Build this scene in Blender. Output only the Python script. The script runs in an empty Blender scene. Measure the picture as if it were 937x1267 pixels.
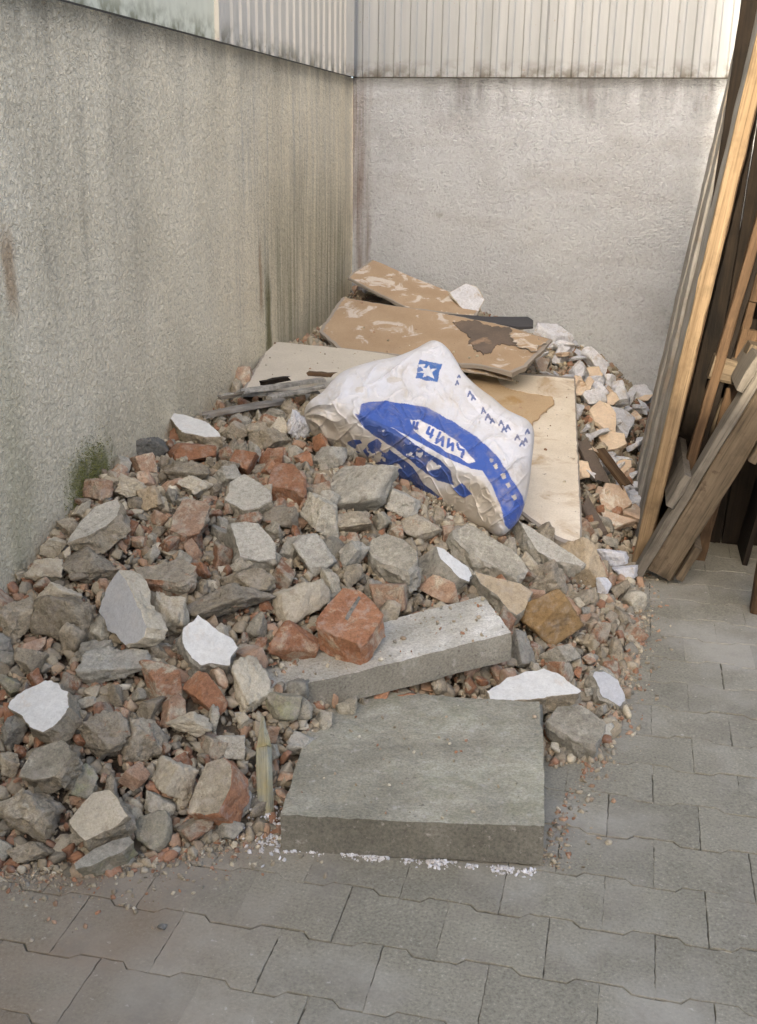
import bpy, math, random
import numpy as np
from mathutils import Vector, Matrix

# ------------------------------------------------------------------ camera / light / exposure
scene = bpy.context.scene
COL = scene.collection
FPX, PITCH, YAW, ROLL, CAMH = 1350.0, 0.3205, 0.2207, 0.0165, 1.5
CX, CY = 468.5, 633.5
_cp, _sp, _ca, _sa = math.cos(PITCH), math.sin(PITCH), math.cos(YAW), math.sin(YAW)
FWD = np.array([-_sa*_cp, _ca*_cp, -_sp])
_r0 = np.array([_ca, _sa, 0.0]); _u0 = np.cross(_r0, FWD)
RGT = _r0*math.cos(ROLL) + _u0*math.sin(ROLL)
UPV = _u0*math.cos(ROLL) - _r0*math.sin(ROLL)
CAM = np.array([0.0, 0.0, CAMH])
cam_data = bpy.data.cameras.new('camera')
cam = bpy.data.objects.new('camera', cam_data); COL.objects.link(cam)
cam_data.sensor_fit = 'HORIZONTAL'; cam_data.sensor_width = 36.0
cam_data.lens = 36.0*FPX/937.0
cam_data.clip_start = 0.05; cam_data.clip_end = 500
cam.matrix_world = Matrix(((RGT[0], UPV[0], -FWD[0], CAM[0]), (RGT[1], UPV[1], -FWD[1], CAM[1]),
                           (RGT[2], UPV[2], -FWD[2], CAM[2]), (0, 0, 0, 1)))
scene.camera = cam

SUN = np.array([-0.06, -0.93, 0.36]); SUN /= np.linalg.norm(SUN)      # direction towards the sun
world = bpy.data.worlds.new('World'); scene.world = world; world.use_nodes = True
wn = world.node_tree.nodes; wl = world.node_tree.links
sky = wn.new('ShaderNodeTexSky'); sky.sky_type = 'NISHITA'; sky.sun_disc = False
sky.sun_elevation = math.asin(SUN[2]); sky.sun_rotation = math.atan2(SUN[0], SUN[1])
sky.air_density = 0.6; sky.dust_density = 4.0; sky.ozone_density = 0.0
bg = wn['Background']; bg.inputs['Strength'].default_value = 0.15
wl.new(sky.outputs[0], bg.inputs['Color'])
sun_data = bpy.data.lights.new('sun', 'SUN'); sun_data.energy = 2.0; sun_data.angle = math.radians(0.6)
sun_data.color = (1.0, 0.86, 0.68)
sun = bpy.data.objects.new('sun', sun_data); COL.objects.link(sun)
sun.rotation_euler = Vector(SUN).to_track_quat('Z', 'Y').to_euler(); sun.location = (0, -4, 8)
vs = scene.view_settings
vs.view_transform = 'Standard'; vs.look = 'None'; vs.gamma = 1.0; vs.use_curve_mapping = False
vs.exposure = 1.95
scene.cycles.max_bounces = 8

rng = np.random.default_rng(11)
random.seed(5)

# ------------------------------------------------------------------ measuring helpers
def ray(px, py):
    return FWD + RGT*((px-CX)/FPX) - UPV*((py-CY)/FPX)
def at_z(px, py, z=0.0):
    d = ray(px, py); return CAM + d*((z-CAM[2])/d[2])
def at_y(px, py, y):
    d = ray(px, py); return CAM + d*(y/d[1])
def at_x(px, py, x):
    d = ray(px, py); return CAM + d*(x/d[0])
def at_plane(px, py, p, n):
    d = ray(px, py); return CAM + d*(np.dot(p-CAM, n)/np.dot(d, n))
def project(P):
    q = np.atleast_2d(P)-CAM; z = q@FWD
    return CX+FPX*(q@RGT)/z, CY-FPX*(q@UPV)/z, z
def unit(v):
    v = np.array(v, float); return v/np.linalg.norm(v)

def _hash(ix, iy, iz, seed):
    h = (ix*374761393 + iy*668265263 + iz*2147483647 + seed*1274126177) & 0xFFFFFFFF
    h = ((h ^ (h >> 13))*1274126177) & 0xFFFFFFFF
    h = ((h ^ (h >> 16))*2246822519) & 0xFFFFFFFF
    return ((h ^ (h >> 15)) & 0xFFFFFF)/float(0xFFFFFF)*2-1
def vnoise(P, scale=1.0, seed=0):
    P = np.asarray(P, float)*scale
    i = np.floor(P).astype(np.int64); f = P-i; f = f*f*(3-2*f)
    out = 0
    for dx in (0, 1):
        for dy in (0, 1):
            for dz in (0, 1):
                w = (f[..., 0] if dx else 1-f[..., 0])*(f[..., 1] if dy else 1-f[..., 1])*(f[..., 2] if dz else 1-f[..., 2])
                out = out + w*_hash(i[..., 0]+dx, i[..., 1]+dy, i[..., 2]+dz, seed)
    return out
def fbm(P, scale=1.0, seed=0, octaves=3):
    return sum(vnoise(P, scale*2**k, seed+k*17)*0.5**k for k in range(octaves))
def inside(poly, x, y):
    poly = np.asarray(poly, float); x = np.asarray(x, float); y = np.asarray(y, float)
    r = np.zeros(np.broadcast(x, y).shape, bool)
    n = len(poly)
    for k in range(n):
        x0, y0 = poly[k]; x1, y1 = poly[(k+1) % n]
        if y0 == y1: continue
        c = ((y0 > y) != (y1 > y)) & (x < (x1-x0)*(y-y0)/(y1-y0)+x0)
        r ^= c
    return r

# ------------------------------------------------------------------ object helpers
def new_mesh(name, verts, faces, smooth=False):
    me = bpy.data.meshes.new(name)
    me.from_pydata([tuple(map(float, v)) for v in verts], [], [tuple(int(i) for i in f) for f in faces])
    if smooth: me.polygons.foreach_set('use_smooth', [True]*len(me.polygons))
    me.update(); return me
def fast_mesh(name, V, Fc, smooth=False):
    """V (n,3), Fc (m,k) arrays"""
    V = np.asarray(V, np.float32); Fc = np.asarray(Fc, np.int32); m, k = Fc.shape
    me = bpy.data.meshes.new(name)
    me.vertices.add(len(V)); me.vertices.foreach_set('co', V.ravel())
    me.loops.add(m*k); me.loops.foreach_set('vertex_index', Fc.ravel())
    me.polygons.add(m); me.polygons.foreach_set('loop_start', np.arange(0, m*k, k, dtype=np.int32))
    if smooth: me.polygons.foreach_set('use_smooth', np.ones(m, bool))
    me.update(calc_edges=True); me.validate(); return me
def link(name, me, mats=None, parent=None, loc=(0, 0, 0)):
    o = bpy.data.objects.new(name, me); COL.objects.link(o); o.location = loc
    if mats is not None and me is not None:
        for m in (mats if isinstance(mats, (list, tuple)) else [mats]): me.materials.append(m)
    if parent is not None: o.parent = parent
    return o
def tag(o, label=None, cat=None, group=None, kind=None):
    if label: o['label'] = label
    if cat: o['category'] = cat
    if group: o['group'] = group
    if kind: o['kind'] = kind
    return o
def empty(name, loc=(0, 0, 0)):
    o = bpy.data.objects.new(name, None); COL.objects.link(o); o.location = loc; o.empty_display_size = 0.1
    return o
def point_colors(me, cols):
    a = me.color_attributes.new('tint', 'FLOAT_COLOR', 'POINT')
    c = np.ones((len(me.vertices), 4), np.float32); c[:, :3] = cols
    a.data.foreach_set('color', c.ravel())

# ------------------------------------------------------------------ materials
class NB:
    def __init__(s, name):
        s.m = bpy.data.materials.new(name); s.m.use_nodes = True
        s.t = s.m.node_tree; s.n = s.t.nodes; s.l = s.t.links
        s.b = s.n['Principled BSDF']; s.b.inputs['Specular IOR Level'].default_value = 0.25
    def new(s, kind, **kw):
        nd = s.n.new(kind)
        for k, v in kw.items(): setattr(nd, k, v)
        return nd
    def coord(s, kind='Object', scale=(1, 1, 1), rnd=False):
        c = s.new('ShaderNodeTexCoord'); mp = s.new('ShaderNodeMapping'); mp.inputs['Scale'].default_value = scale
        s.l.new(c.outputs[kind], mp.inputs['Vector'])
        if rnd:
            oi = s.new('ShaderNodeObjectInfo'); mu = s.new('ShaderNodeMath', operation='MULTIPLY'); mu.inputs[1].default_value = 37.0
            s.l.new(oi.outputs['Random'], mu.inputs[0]); cb = s.new('ShaderNodeCombineXYZ')
            for k in range(3): s.l.new(mu.outputs[0], cb.inputs[k])
            s.l.new(cb.outputs[0], mp.inputs['Location'])
        return mp.outputs[0]
    def noise(s, vec, scale, detail=4, rough=0.55, out='Fac', dist=0.0):
        nd = s.new('ShaderNodeTexNoise'); nd.inputs['Scale'].default_value = scale
        nd.inputs['Detail'].default_value = detail; nd.inputs['Roughness'].default_value = rough
        nd.inputs['Distortion'].default_value = dist
        s.l.new(vec, nd.inputs['Vector']); return nd.outputs[out]
    def ramp(s, fac, stops, interp='LINEAR'):
        r = s.new('ShaderNodeValToRGB'); e = r.color_ramp.elements; r.color_ramp.interpolation = interp
        while len(e) < len(stops): e.new(0.5)
        for k, (p, c) in enumerate(stops):
            e[k].position = p
            e[k].color = (c, c, c, 1) if isinstance(c, (int, float)) else (c[0], c[1], c[2], 1)
        s.l.new(fac, r.inputs['Fac']); return r.outputs['Color']
    def mix(s, fac, a, b, blend='MIX'):
        m = s.new('ShaderNodeMix', data_type='RGBA', blend_type=blend)
        for sock, v in ((0, fac), (6, a), (7, b)):
            if isinstance(v, bpy.types.NodeSocket): s.l.new(v, m.inputs[sock])
            elif sock == 0: m.inputs[0].default_value = v
            else: m.inputs[sock].default_value = (v[0], v[1], v[2], 1)
        return m.outputs[2]
    def math(s, op, a, b=None, clamp=False):
        m = s.new('ShaderNodeMath', operation=op, use_clamp=clamp)
        for k, v in ((0, a), (1, b)):
            if v is None: continue
            if isinstance(v, bpy.types.NodeSocket): s.l.new(v, m.inputs[k])
            else: m.inputs[k].default_value = v
        return m.outputs[0]
    def bump(s, h, strength, dist=0.01, prev=None):
        b = s.new('ShaderNodeBump'); b.inputs['Strength'].default_value = strength; b.inputs['Distance'].default_value = dist
        s.l.new(h, b.inputs['Height'])
        if prev is not None: s.l.new(prev, b.inputs['Normal'])
        return b.outputs[0]
    def brightness(s, col, lo, hi):
        oi = s.new('ShaderNodeObjectInfo')
        r = s.ramp(oi.outputs['Random'], [(0, lo), (1, hi)])
        return s.mix(1.0, col, r, 'MULTIPLY')
    def done(s, col, rough=0.9, normal=None):
        if isinstance(col, bpy.types.NodeSocket): s.l.new(col, s.b.inputs['Base Color'])
        else: s.b.inputs['Base Color'].default_value = (*col, 1)
        if isinstance(rough, bpy.types.NodeSocket): s.l.new(rough, s.b.inputs['Roughness'])
        else: s.b.inputs['Roughness'].default_value = rough
        if normal is not None: s.l.new(normal, s.b.inputs['Normal'])
        return s.m

def stone_mat(name, c0, c1, c2=None, patch=(0.5, 0.6), grain=0.35, bump=0.5, lo=0.8, hi=1.15, fine=230):
    """two-tone mineral: soft variation, a second material in patches, mottling, dust, pits and grain"""
    if c1[0] < 0.59: c0, c1, c2 = [None if c is None else (c[0]*.87, c[1]*.865, c[2]*.77) for c in (c0, c1, c2)]
    b = NB(name); v = b.coord('Object', rnd=True)
    col = b.ramp(b.noise(v, 11, 5, 0.6), [(0.3, c0), (0.7, c1)])
    if c2 is not None:
        col = b.mix(b.ramp(b.noise(v, 16, 5, 0.68, dist=0.6), [(patch[0], 0.0), (patch[1], 1.0)]), col, c2)
    mott = b.noise(v, 75, 4, 0.7)
    col = b.mix(min(1.0, grain*2.2), col, b.ramp(mott, [(0.28, 0.62), (0.5, 1.06), (0.70, 1.38)]), 'MULTIPLY')
    g = b.noise(v, fine, 3, 0.7)
    col = b.mix(min(1.0, grain*1.6), col, b.ramp(g, [(0.32, 0.60), (0.5, 1.06), (0.68, 1.35)]), 'MULTIPLY')
    pits = b.ramp(b.noise(v, 120, 2, 0.5), [(0.68, 0.0), (0.74, 1.0)])
    col = b.mix(b.math('MULTIPLY', pits, min(0.6, grain*1.6)), col, (0.09, 0.08, 0.07))
    dust = b.ramp(b.noise(v, 28, 5, 0.65), [(0.50, 0.0), (0.72, min(0.6, grain*1.7))])
    col = b.mix(dust, col, (0.45, 0.405, 0.345))
    col = b.brightness(col, lo, hi)
    n = b.bump(b.noise(v, 48, 6, 0.7), min(1.0, bump*1.3), 0.011)
    n = b.bump(g, min(1.0, bump), 0.0028, n)
    return b.done(col, 0.95, n)

M = {}
M['white'] = stone_mat('white_finish', (0.56, 0.565, 0.535), (0.64, 0.645, 0.61), (0.55, 0.49, 0.41), (0.56, 0.74), 0.12, 0.12, 0.92, 1.08)
M['bluewhite'] = stone_mat('bluish_white_glaze', (0.42, 0.435, 0.50), (0.48, 0.495, 0.56), None, (0.5, 0.6), 0.14, 0.06, 0.95, 1.05)
M['cream'] = stone_mat('cream_screed', (0.43, 0.39, 0.33), (0.57, 0.52, 0.45), (0.34, 0.29, 0.235), (0.55, 0.68), 0.22, 0.4, 0.95, 1.05)
M['concrete'] = stone_mat('concrete_fragment', (0.28, 0.26, 0.225), (0.42, 0.395, 0.35), (0.50, 0.47, 0.415), (0.52, 0.66), 0.35, 0.6)
M['paleconcrete'] = stone_mat('pale_concrete', (0.40, 0.385, 0.36), (0.55, 0.53, 0.50), (0.30, 0.28, 0.25), (0.58, 0.7), 0.3, 0.6, 0.9, 1.1)
M['mortar'] = stone_mat('beige_mortar', (0.25, 0.215, 0.17), (0.39, 0.345, 0.285), (0.48, 0.43, 0.36), (0.54, 0.68), 0.35, 0.7)
M['slate'] = stone_mat('grey_screed', (0.26, 0.25, 0.235), (0.37, 0.36, 0.34), (0.44, 0.415, 0.375), (0.58, 0.72), 0.3, 0.5)
M['brick'] = stone_mat('red_brick', (0.27, 0.125, 0.075), (0.36, 0.19, 0.12), (0.42, 0.34, 0.27), (0.54, 0.68), 0.3, 0.5)
M['palebrick'] = stone_mat('dusty_brick', (0.34, 0.215, 0.155), (0.45, 0.315, 0.245), (0.52, 0.46, 0.385), (0.50, 0.64), 0.3, 0.5)
M['brickmortar'] = stone_mat('brick_with_mortar', (0.27, 0.14, 0.09), (0.37, 0.215, 0.15), (0.40, 0.355, 0.30), (0.44, 0.54), 0.35, 0.7)
M['mortarbrick'] = stone_mat('mortar_with_brick', (0.28, 0.245, 0.205), (0.42, 0.38, 0.325), (0.36, 0.175, 0.11), (0.60, 0.68), 0.35, 0.7)
M['ochre'] = stone_mat('ochre_stone', (0.24, 0.155, 0.075), (0.31, 0.21, 0.115), (0.18, 0.13, 0.085), (0.56, 0.68), 0.25, 0.35, 0.95, 1.05)
M['tan'] = stone_mat('tan_stone', (0.42, 0.34, 0.25), (0.52, 0.43, 0.33), (0.33, 0.28, 0.22), (0.56, 0.7), 0.25, 0.5)
M['gypsum'] = stone_mat('gypsum_lump', (0.54, 0.555, 0.58), (0.65, 0.665, 0.69), (0.48, 0.43, 0.36), (0.56, 0.68), 0.20, 0.6, 0.9, 1.08)
M['darkstone'] = stone_mat('dark_grey_stone', (0.10, 0.105, 0.11), (0.19, 0.19, 0.19), (0.28, 0.26, 0.24), (0.60, 0.75), 0.3, 0.5)
M['greenstone'] = stone_mat('greenish_stone', (0.23, 0.215, 0.18), (0.34, 0.32, 0.27), (0.29, 0.29, 0.19), (0.52, 0.66), 0.3, 0.6)

def stones_stuff_mat():
    b = NB('loose_rubble'); v = b.coord('Object')
    a = b.new('ShaderNodeAttribute', attribute_name='tint')
    g = b.noise(v, 240, 3, 0.7)
    col = b.mix(0.45, a.outputs['Color'], b.ramp(g, [(0.35, 0.6), (0.5, 1.0), (0.7, 1.3)]), 'MULTIPLY')
    d = b.ramp(b.noise(v, 26, 4, 0.65), [(0.5, 0.0), (0.72, 0.55)])
    col = b.mix(d, col, (0.36, 0.315, 0.265))
    n = b.bump(b.noise(v, 90, 4, 0.65), 0.6, 0.004)
    return b.done(col, 0.95, n)
M['stuff'] = stones_stuff_mat()
def bed_mat():
    b = NB('dusty_debris_bed'); v = b.coord('Object')
    col = b.ramp(b.noise(v, 14, 6, 0.7), [(0.3, (0.07, 0.058, 0.043)), (0.5, (0.15, 0.125, 0.093)), (0.7, (0.22, 0.185, 0.14))])  # brown fines, darkened further to deepen the contact shadows between stones
    col = b.mix(b.ramp(b.noise(v, 31, 3), [(0.58, 0.0), (0.66, 0.7)]), col, (0.27, 0.13, 0.085))
    n = b.bump(b.noise(v, 60, 5, 0.7), 1.0, 0.012)
    return b.done(col, 0.97, n)
M['bed'] = bed_mat()

def render_wall(name, left):
    """rough-cast wall: trowelled worm relief, rain streaks, algae, rust and dirt shapes in wall coordinates (u along, z up)"""
    b = NB(name); c = b.new('ShaderNodeTexCoord'); v = c.outputs['Object']
    sx = b.new('ShaderNodeSeparateXYZ'); b.l.new(v, sx.inputs[0])
    u = sx.outputs[1] if left else sx.outputs[0]; z = sx.outputs[2]
    def vec(su, sz):
        cb = b.new('ShaderNodeCombineXYZ'); b.l.new(b.math('MULTIPLY', u, su), cb.inputs[0]); b.l.new(b.math('MULTIPLY', z, sz), cb.inputs[1]); return cb.outputs[0]
    def box(u0, u1, z0, z1, fu, fz, wob=0.05, ws=9):
        """soft-edged patch with a wobbling outline"""
        w = b.math('MULTIPLY', b.math('SUBTRACT', b.noise(vec(1, 0.45), ws, 4, 0.6), 0.5), wob*4)
        uu = b.math('ADD', u, w); zz = b.math('ADD', z, w)
        def sm(x, a, bb):
            m = b.new('ShaderNodeMapRange', interpolation_type='SMOOTHSTEP'); b.l.new(x, m.inputs[0])
            m.inputs[1].default_value = a; m.inputs[2].default_value = bb; return m.outputs[0]
        p = b.math('MULTIPLY', sm(uu, u0-fu, u0+fu), b.math('SUBTRACT', 1.0, sm(uu, u1-fu, u1+fu)))
        q = b.math('MULTIPLY', sm(zz, z0-fz, z0+fz), b.math('SUBTRACT', 1.0, sm(zz, z1-fz, z1+fz)))
        return b.math('MULTIPLY', p, q)
    def lay(col, mask, amount, tint): return b.mix(b.math('MULTIPLY', mask, amount, True), col, tint)
    blotch = b.noise(v, 1.6, 5, 0.6)
    if left:
        col = b.ramp(blotch, [(0.25, (0.77, 0.69, 0.51)), (0.5, (0.88, 0.80, 0.61)), (0.75, (0.91, 0.845, 0.67))])
    else:
        col = b.ramp(blotch, [(0.25, (0.41, 0.425, 0.425)), (0.5, (0.49, 0.515, 0.53)), (0.75, (0.53, 0.555, 0.555))])
    streak = b.noise(vec(3.6, 0.5), 1.0, 5, 0.68)
    fine_streak = b.noise(vec(26, 0.8), 1.0, 3, 0.6)
    if left:
        dark = b.math('MULTIPLY', b.ramp(streak, [(0.42, 0.0), (0.66, 1.0)]), box(2.2, 6.2, 0.9, 1.95, 0.4, 0.35))
        col = lay(col, dark, 0.34, (0.34, 0.31, 0.235))
        col = lay(col, b.math('MULTIPLY', b.ramp(fine_streak, [(0.5, 0.0), (0.7, 1.0)]), box(4.4, 6.2, 0.7, 1.84, 0.25, 0.3)), 0.75, (0.56, 0.53, 0.45))
        col = lay(col, b.math('MULTIPLY', b.ramp(streak, [(0.35, 0.2), (0.6, 1.0)]), box(0, 7, 1.78, 2.0, 0.1, 0.09, 0.03)), 0.55, (0.14, 0.13, 0.10))
        alg = b.math('MULTIPLY', b.ramp(fine_streak, [(0.3, 0.15), (0.62, 1.0)]), box(4.75, 6.25, 0.45, 1.30, 0.35, 0.35, 0.08))
        col = lay(col, alg, 0.75, (0.27, 0.255, 0.145))
        col = lay(col, b.math('MULTIPLY', b.ramp(streak, [(0.3, 0.3), (0.6, 1.0)]), box(1.6, 6.2, 0.1, 0.72, 0.3, 0.16, 0.06)), 0.28, (0.20, 0.19, 0.10))
        col = lay(col, b.math('MULTIPLY', b.ramp(fine_streak, [(0.3, 0.25), (0.6, 1.0)]), box(2.52, 2.62, 0.25, 1.0, 0.07, 0.3, 0.02)), 0.38, (0.20, 0.21, 0.07))
        # moss tuft where the heap meets the wall, rusty runs
        col = lay(col, box(2.86, 3.13, 0.30, 0.58, 0.05, 0.07, 0.05, 26), 0.85, (0.17, 0.18, 0.06))
        col = lay(col, box(2.605, 2.665, 1.08, 1.28, 0.018, 0.06, 0.014, 14), 0.85, (0.50, 0.37, 0.235))
        col = lay(col, box(4.66, 4.70, 0.80, 1.10, 0.02, 0.06, 0.02, 16), 0.8, (0.40, 0.29, 0.18))
        col = lay(col, box(4.74, 4.81, 0.52, 0.95, 0.03, 0.12, 0.02, 16), 0.85, (0.13, 0.125, 0.05))
        col = lay(col, b.math('MULTIPLY', b.ramp(streak, [(0.5, 0.0), (0.62, 1.0)]), box(2.3, 3.2, 0.6, 1.7, 0.4, 0.4)), 0.3, (0.15, 0.14, 0.12))
    else:
        col = lay(col, b.ramp(b.noise(vec(1.4, 5), 1.0, 4, 0.6), [(0.5, 0.0), (0.72, 1.0)]), 0.35, (0.30, 0.28, 0.255))
        col = lay(col, b.math('MULTIPLY', b.ramp(streak, [(0.44, 0.0), (0.62, 1.0)]), box(-1.2, 1.5, 1.70, 1.95, 0.3, 0.10, 0.05)), 0.7, (0.13, 0.125, 0.115))
        col = lay(col, b.math('MULTIPLY', b.ramp(fine_streak, [(0.38, 0.1), (0.6, 1.0)]), box(-1.62, -1.50, 0.5, 1.9, 0.03, 0.2, 0.02)), 0.8, (0.17, 0.12, 0.09))
        col = lay(col, b.ramp(b.noise(v, 16, 3, 0.5), [(0.70, 0.0), (0.74, 1.0)]), 0.35, (0.20, 0.18, 0.155))
    # relief of the cast render
    d = b.new('ShaderNodeMapping'); d.inputs['Scale'].default_value = (1, 1, 1); b.l.new(v, d.inputs['Vector'])
    worm = b.noise(d.outputs[0], 64, 4, 0.62, dist=0.9)
    grit = b.noise(v, 170, 3, 0.6)
    worm_r = b.ramp(worm, [(0.3, 0.0), (0.7, 1.0)])
    col = b.mix(0.60 if left else 0.5, col, b.ramp(worm, [(0.30, 0.62), (0.5, 1.02), (0.7, 1.2)]), 'MULTIPLY')
    n = b.bump(worm_r, 0.9 if left else 0.85, 0.010)
    n = b.bump(grit, 0.4, 0.002, n)
    n = b.bump(b.noise(v, 3.5, 3), 0.35, 0.05, n)
    return b.done(col, 0.95, n)
M['wall_left'] = render_wall('streaked_render', True)
M['wall_back'] = render_wall('pale_render', False)

def metal_mat(name, c0, c1, dirt, axis):
    b = NB(name); c = b.new('ShaderNodeTexCoord'); v = c.outputs['Object']
    mp = b.new('ShaderNodeMapping'); mp.inputs['Scale'].default_value = (14, 14, 0.7); b.l.new(v, mp.inputs['Vector'])
    col = b.ramp(b.noise(mp.outputs[0], 1.0, 5, 0.6), [(0.3, c0), (0.7, c1)])
    sx = b.new('ShaderNodeSeparateXYZ'); b.l.new(v, sx.inputs[0])
    m = b.new('ShaderNodeMapRange'); b.l.new(sx.outputs[2], m.inputs[0]); m.inputs[1].default_value = 0.10; m.inputs[2].default_value = 0.0
    low = b.math('MULTIPLY', m.outputs[0], b.ramp(b.noise(v, 12, 4, 0.6), [(0.42, 0.0), (0.6, 1.0)]))
    col = b.mix(b.math('MULTIPLY', low, 0.9), col, dirt)
    sp = b.ramp(b.noise(v, 45, 2, 0.5), [(0.72, 0.0), (0.75, 1.0)])
    col = b.mix(b.math('MULTIPLY', sp, 0.4), col, (0.25, 0.17, 0.11))
    return b.done(col, 0.55, b.bump(b.noise(v, 5, 3), 0.15, 0.02))
M['cladding'] = metal_mat('painted_sheet', (0.28, 0.295, 0.295), (0.35, 0.365, 0.365), (0.10, 0.085, 0.065), 0)
M['cladding_side'] = metal_mat('painted_sheet_warm', (0.50, 0.475, 0.41), (0.60, 0.57, 0.50), (0.12, 0.11, 0.07), 1)
M['flashing_green'] = metal_mat('pale_green_sheet', (0.62, 0.63, 0.50), (0.72, 0.73, 0.60), (0.15, 0.15, 0.08), 1)
M['dark_joint'] = NB('dirty_joint').done((0.06, 0.055, 0.045), 0.95)

def paver_mat():
    b = NB('concrete_paver'); v = b.coord('Object', rnd=True); w = b.new('ShaderNodeTexCoord'); g = b.new('ShaderNodeNewGeometry')
    col = b.ramp(b.noise(v, 6, 5, 0.6), [(0.3, (0.215, 0.203, 0.156)), (0.7, (0.27, 0.256, 0.20))])
    spk = b.noise(v, 150, 3, 0.7)
    col = b.mix(0.9, col, b.ramp(spk, [(0.3, 0.65), (0.5, 1.02), (0.62, 1.15), (0.72, 1.7)]), 'MULTIPLY')
    st = b.noise(g.outputs['Position'], 1.7, 5, 0.6)
    col = b.mix(b.ramp(st, [(0.48, 0.0), (0.62, 0.7)]), col, (0.36, 0.345, 0.295))
    # reddish brick dust washed out along the heap's front
    sx = b.new('ShaderNodeSeparateXYZ'); b.l.new(g.outputs['Position'], sx.inputs[0])
    m = b.new('ShaderNodeMapRange', interpolation_type='SMOOTHSTEP'); b.l.new(sx.outputs[0], m.inputs[0]); m.inputs[1].default_value = -0.35; m.inputs[2].default_value = -1.1
    col = b.mix(b.math('MULTIPLY', m.outputs[0], b.ramp(b.noise(g.outputs['Position'], 5, 4), [(0.3, 0.25), (0.7, 0.85)])), col, (0.235, 0.175, 0.12))
    dk = b.noise(g.outputs['Position'], 7, 5, 0.7)
    col = b.mix(b.ramp(dk, [(0.52, 0.0), (0.72, 0.55)]), col, (0.20, 0.18, 0.15))
    col = b.mix(b.ramp(b.noise(g.outputs['Position'], 55, 3, 0.6), [(0.66, 0.0), (0.72, 0.5)]), col, (0.48, 0.455, 0.40))
    col = b.brightness(col, 0.93, 1.06)
    n = b.bump(spk, 0.35, 0.002); n = b.bump(b.noise(v, 40, 4, 0.6), 0.3, 0.004, n)
    return b.done(col, 0.9, n)
M['paver'] = paver_mat()
def joint_mat():
    b = NB('sanded_joint'); g = b.new('ShaderNodeNewGeometry'); v = g.outputs['Position']
    col = b.ramp(b.noise(v, 11, 4, 0.6), [(0.38, (0.09, 0.085, 0.066)), (0.55, (0.14, 0.132, 0.10)), (0.64, (0.44, 0.42, 0.35))])
    return b.done(col, 0.95, b.bump(b.noise(v, 120, 3), 0.6, 0.004))
M['joint'] = joint_mat()

def slab_mat(name, c0, c1, c2, moss=0.0, scale=1.0):
    b = NB(name); v = b.coord('Object')
    mp = b.coord('Object', (3, 4, 3))
    col = b.ramp(b.noise(mp, 1.6*scale, 5, 0.65), [(0.3, c0), (0.55, c1), (0.72, c2)])
    spk = b.noise(v, 150, 4, 0.75)
    col = b.mix(0.85, col, b.ramp(spk, [(0.3, 0.6), (0.5, 1.05), (0.66, 1.35)]), 'MULTIPLY')
    pit = b.ramp(b.noise(v, 46, 3, 0.6), [(0.28, 1.0), (0.34, 0.0)])
    col = b.mix(b.math('MULTIPLY', pit, 0.6), col, (0.10, 0.09, 0.075))
    col = b.mix(b.ramp(b.noise(v, 34, 4, 0.7), [(0.60, 0.0), (0.70, 0.55)]), col, (0.50, 0.47, 0.42))
    if moss: col = b.mix(b.math('MULTIPLY', b.ramp(b.noise(v, 5, 5, 0.7), [(0.52, 0.0), (0.68, 1.0)]), moss), col, (0.17, 0.19, 0.09))
    n = b.bump(b.noise(v, 40, 6, 0.75), 0.7, 0.007); n = b.bump(spk, 0.6, 0.002, n)
    return b.done(col, 0.95, n)
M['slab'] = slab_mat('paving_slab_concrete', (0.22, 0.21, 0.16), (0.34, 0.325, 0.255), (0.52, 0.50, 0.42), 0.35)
M['slab_side'] = slab_mat('shaded_slab_edge', (0.13, 0.124, 0.098), (0.17, 0.162, 0.13), (0.22, 0.21, 0.17))  # flank toned darker than the top: its shade is put into the colour
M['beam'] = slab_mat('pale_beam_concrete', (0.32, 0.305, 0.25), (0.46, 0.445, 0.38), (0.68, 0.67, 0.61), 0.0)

M['beam_side'] = slab_mat('shaded_beam_flank', (0.19, 0.18, 0.145), (0.26, 0.245, 0.20), (0.34, 0.325, 0.27))  # darker copy of the top concrete, painting in the flank's shade
def wood_mat(name, c0, c1, grain=(40, 40, 2.2), c2=None, wear=None, bump=0.35):
    b = NB(name); v = b.coord('Object', grain, rnd=True); w = b.coord('Object', rnd=True)
    col = b.ramp(b.noise(v, 1.0, 6, 0.65, dist=0.5), [(0.28, c0), (0.68, c1)])
    if c2 is not None: col = b.mix(b.ramp(b.noise(w, 4.5, 5, 0.65), [(0.48, 0.0), (0.62, 1.0)]), col, c2)
    if wear is not None: col = b.mix(b.ramp(b.noise(w, 19, 5, 0.7), [(0.60, 0.0), (0.68, 0.9)]), col, wear)
    v2 = b.coord('Object', (grain[0]*4, grain[1]*4, grain[2]*1.6), rnd=True)
    fine = b.noise(v2, 1.0, 4, 0.7)
    col = b.mix(0.8, col, b.ramp(fine, [(0.30, 0.35), (0.46, 0.95), (0.7, 1.2)]), 'MULTIPLY')
    col = b.mix(b.ramp(b.noise(w, 6, 5, 0.7), [(0.50, 0.0), (0.72, 0.6)]), col, tuple(x*0.45 for x in c0))
    knot = b.ramp(b.noise(b.coord('Object', (9, 9, 3.5), rnd=True), 1.0, 1, 0.4), [(0.70, 0.0), (0.76, 1.0)])
    col = b.mix(b.math('MULTIPLY', knot, 0.7), col, tuple(x*0.5 for x in c0))
    n = b.bump(b.noise(v, 1.0, 6, 0.65, dist=0.5), bump, 0.006); n = b.bump(fine, 0.5, 0.003, n)
    return b.done(col, 0.85, n)
M['grey_wood'] = wood_mat('weathered_grey_wood', (0.25, 0.24, 0.215), (0.35, 0.335, 0.30), grain=(30, 30, 1.3), c2=(0.25, 0.215, 0.17))
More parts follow.
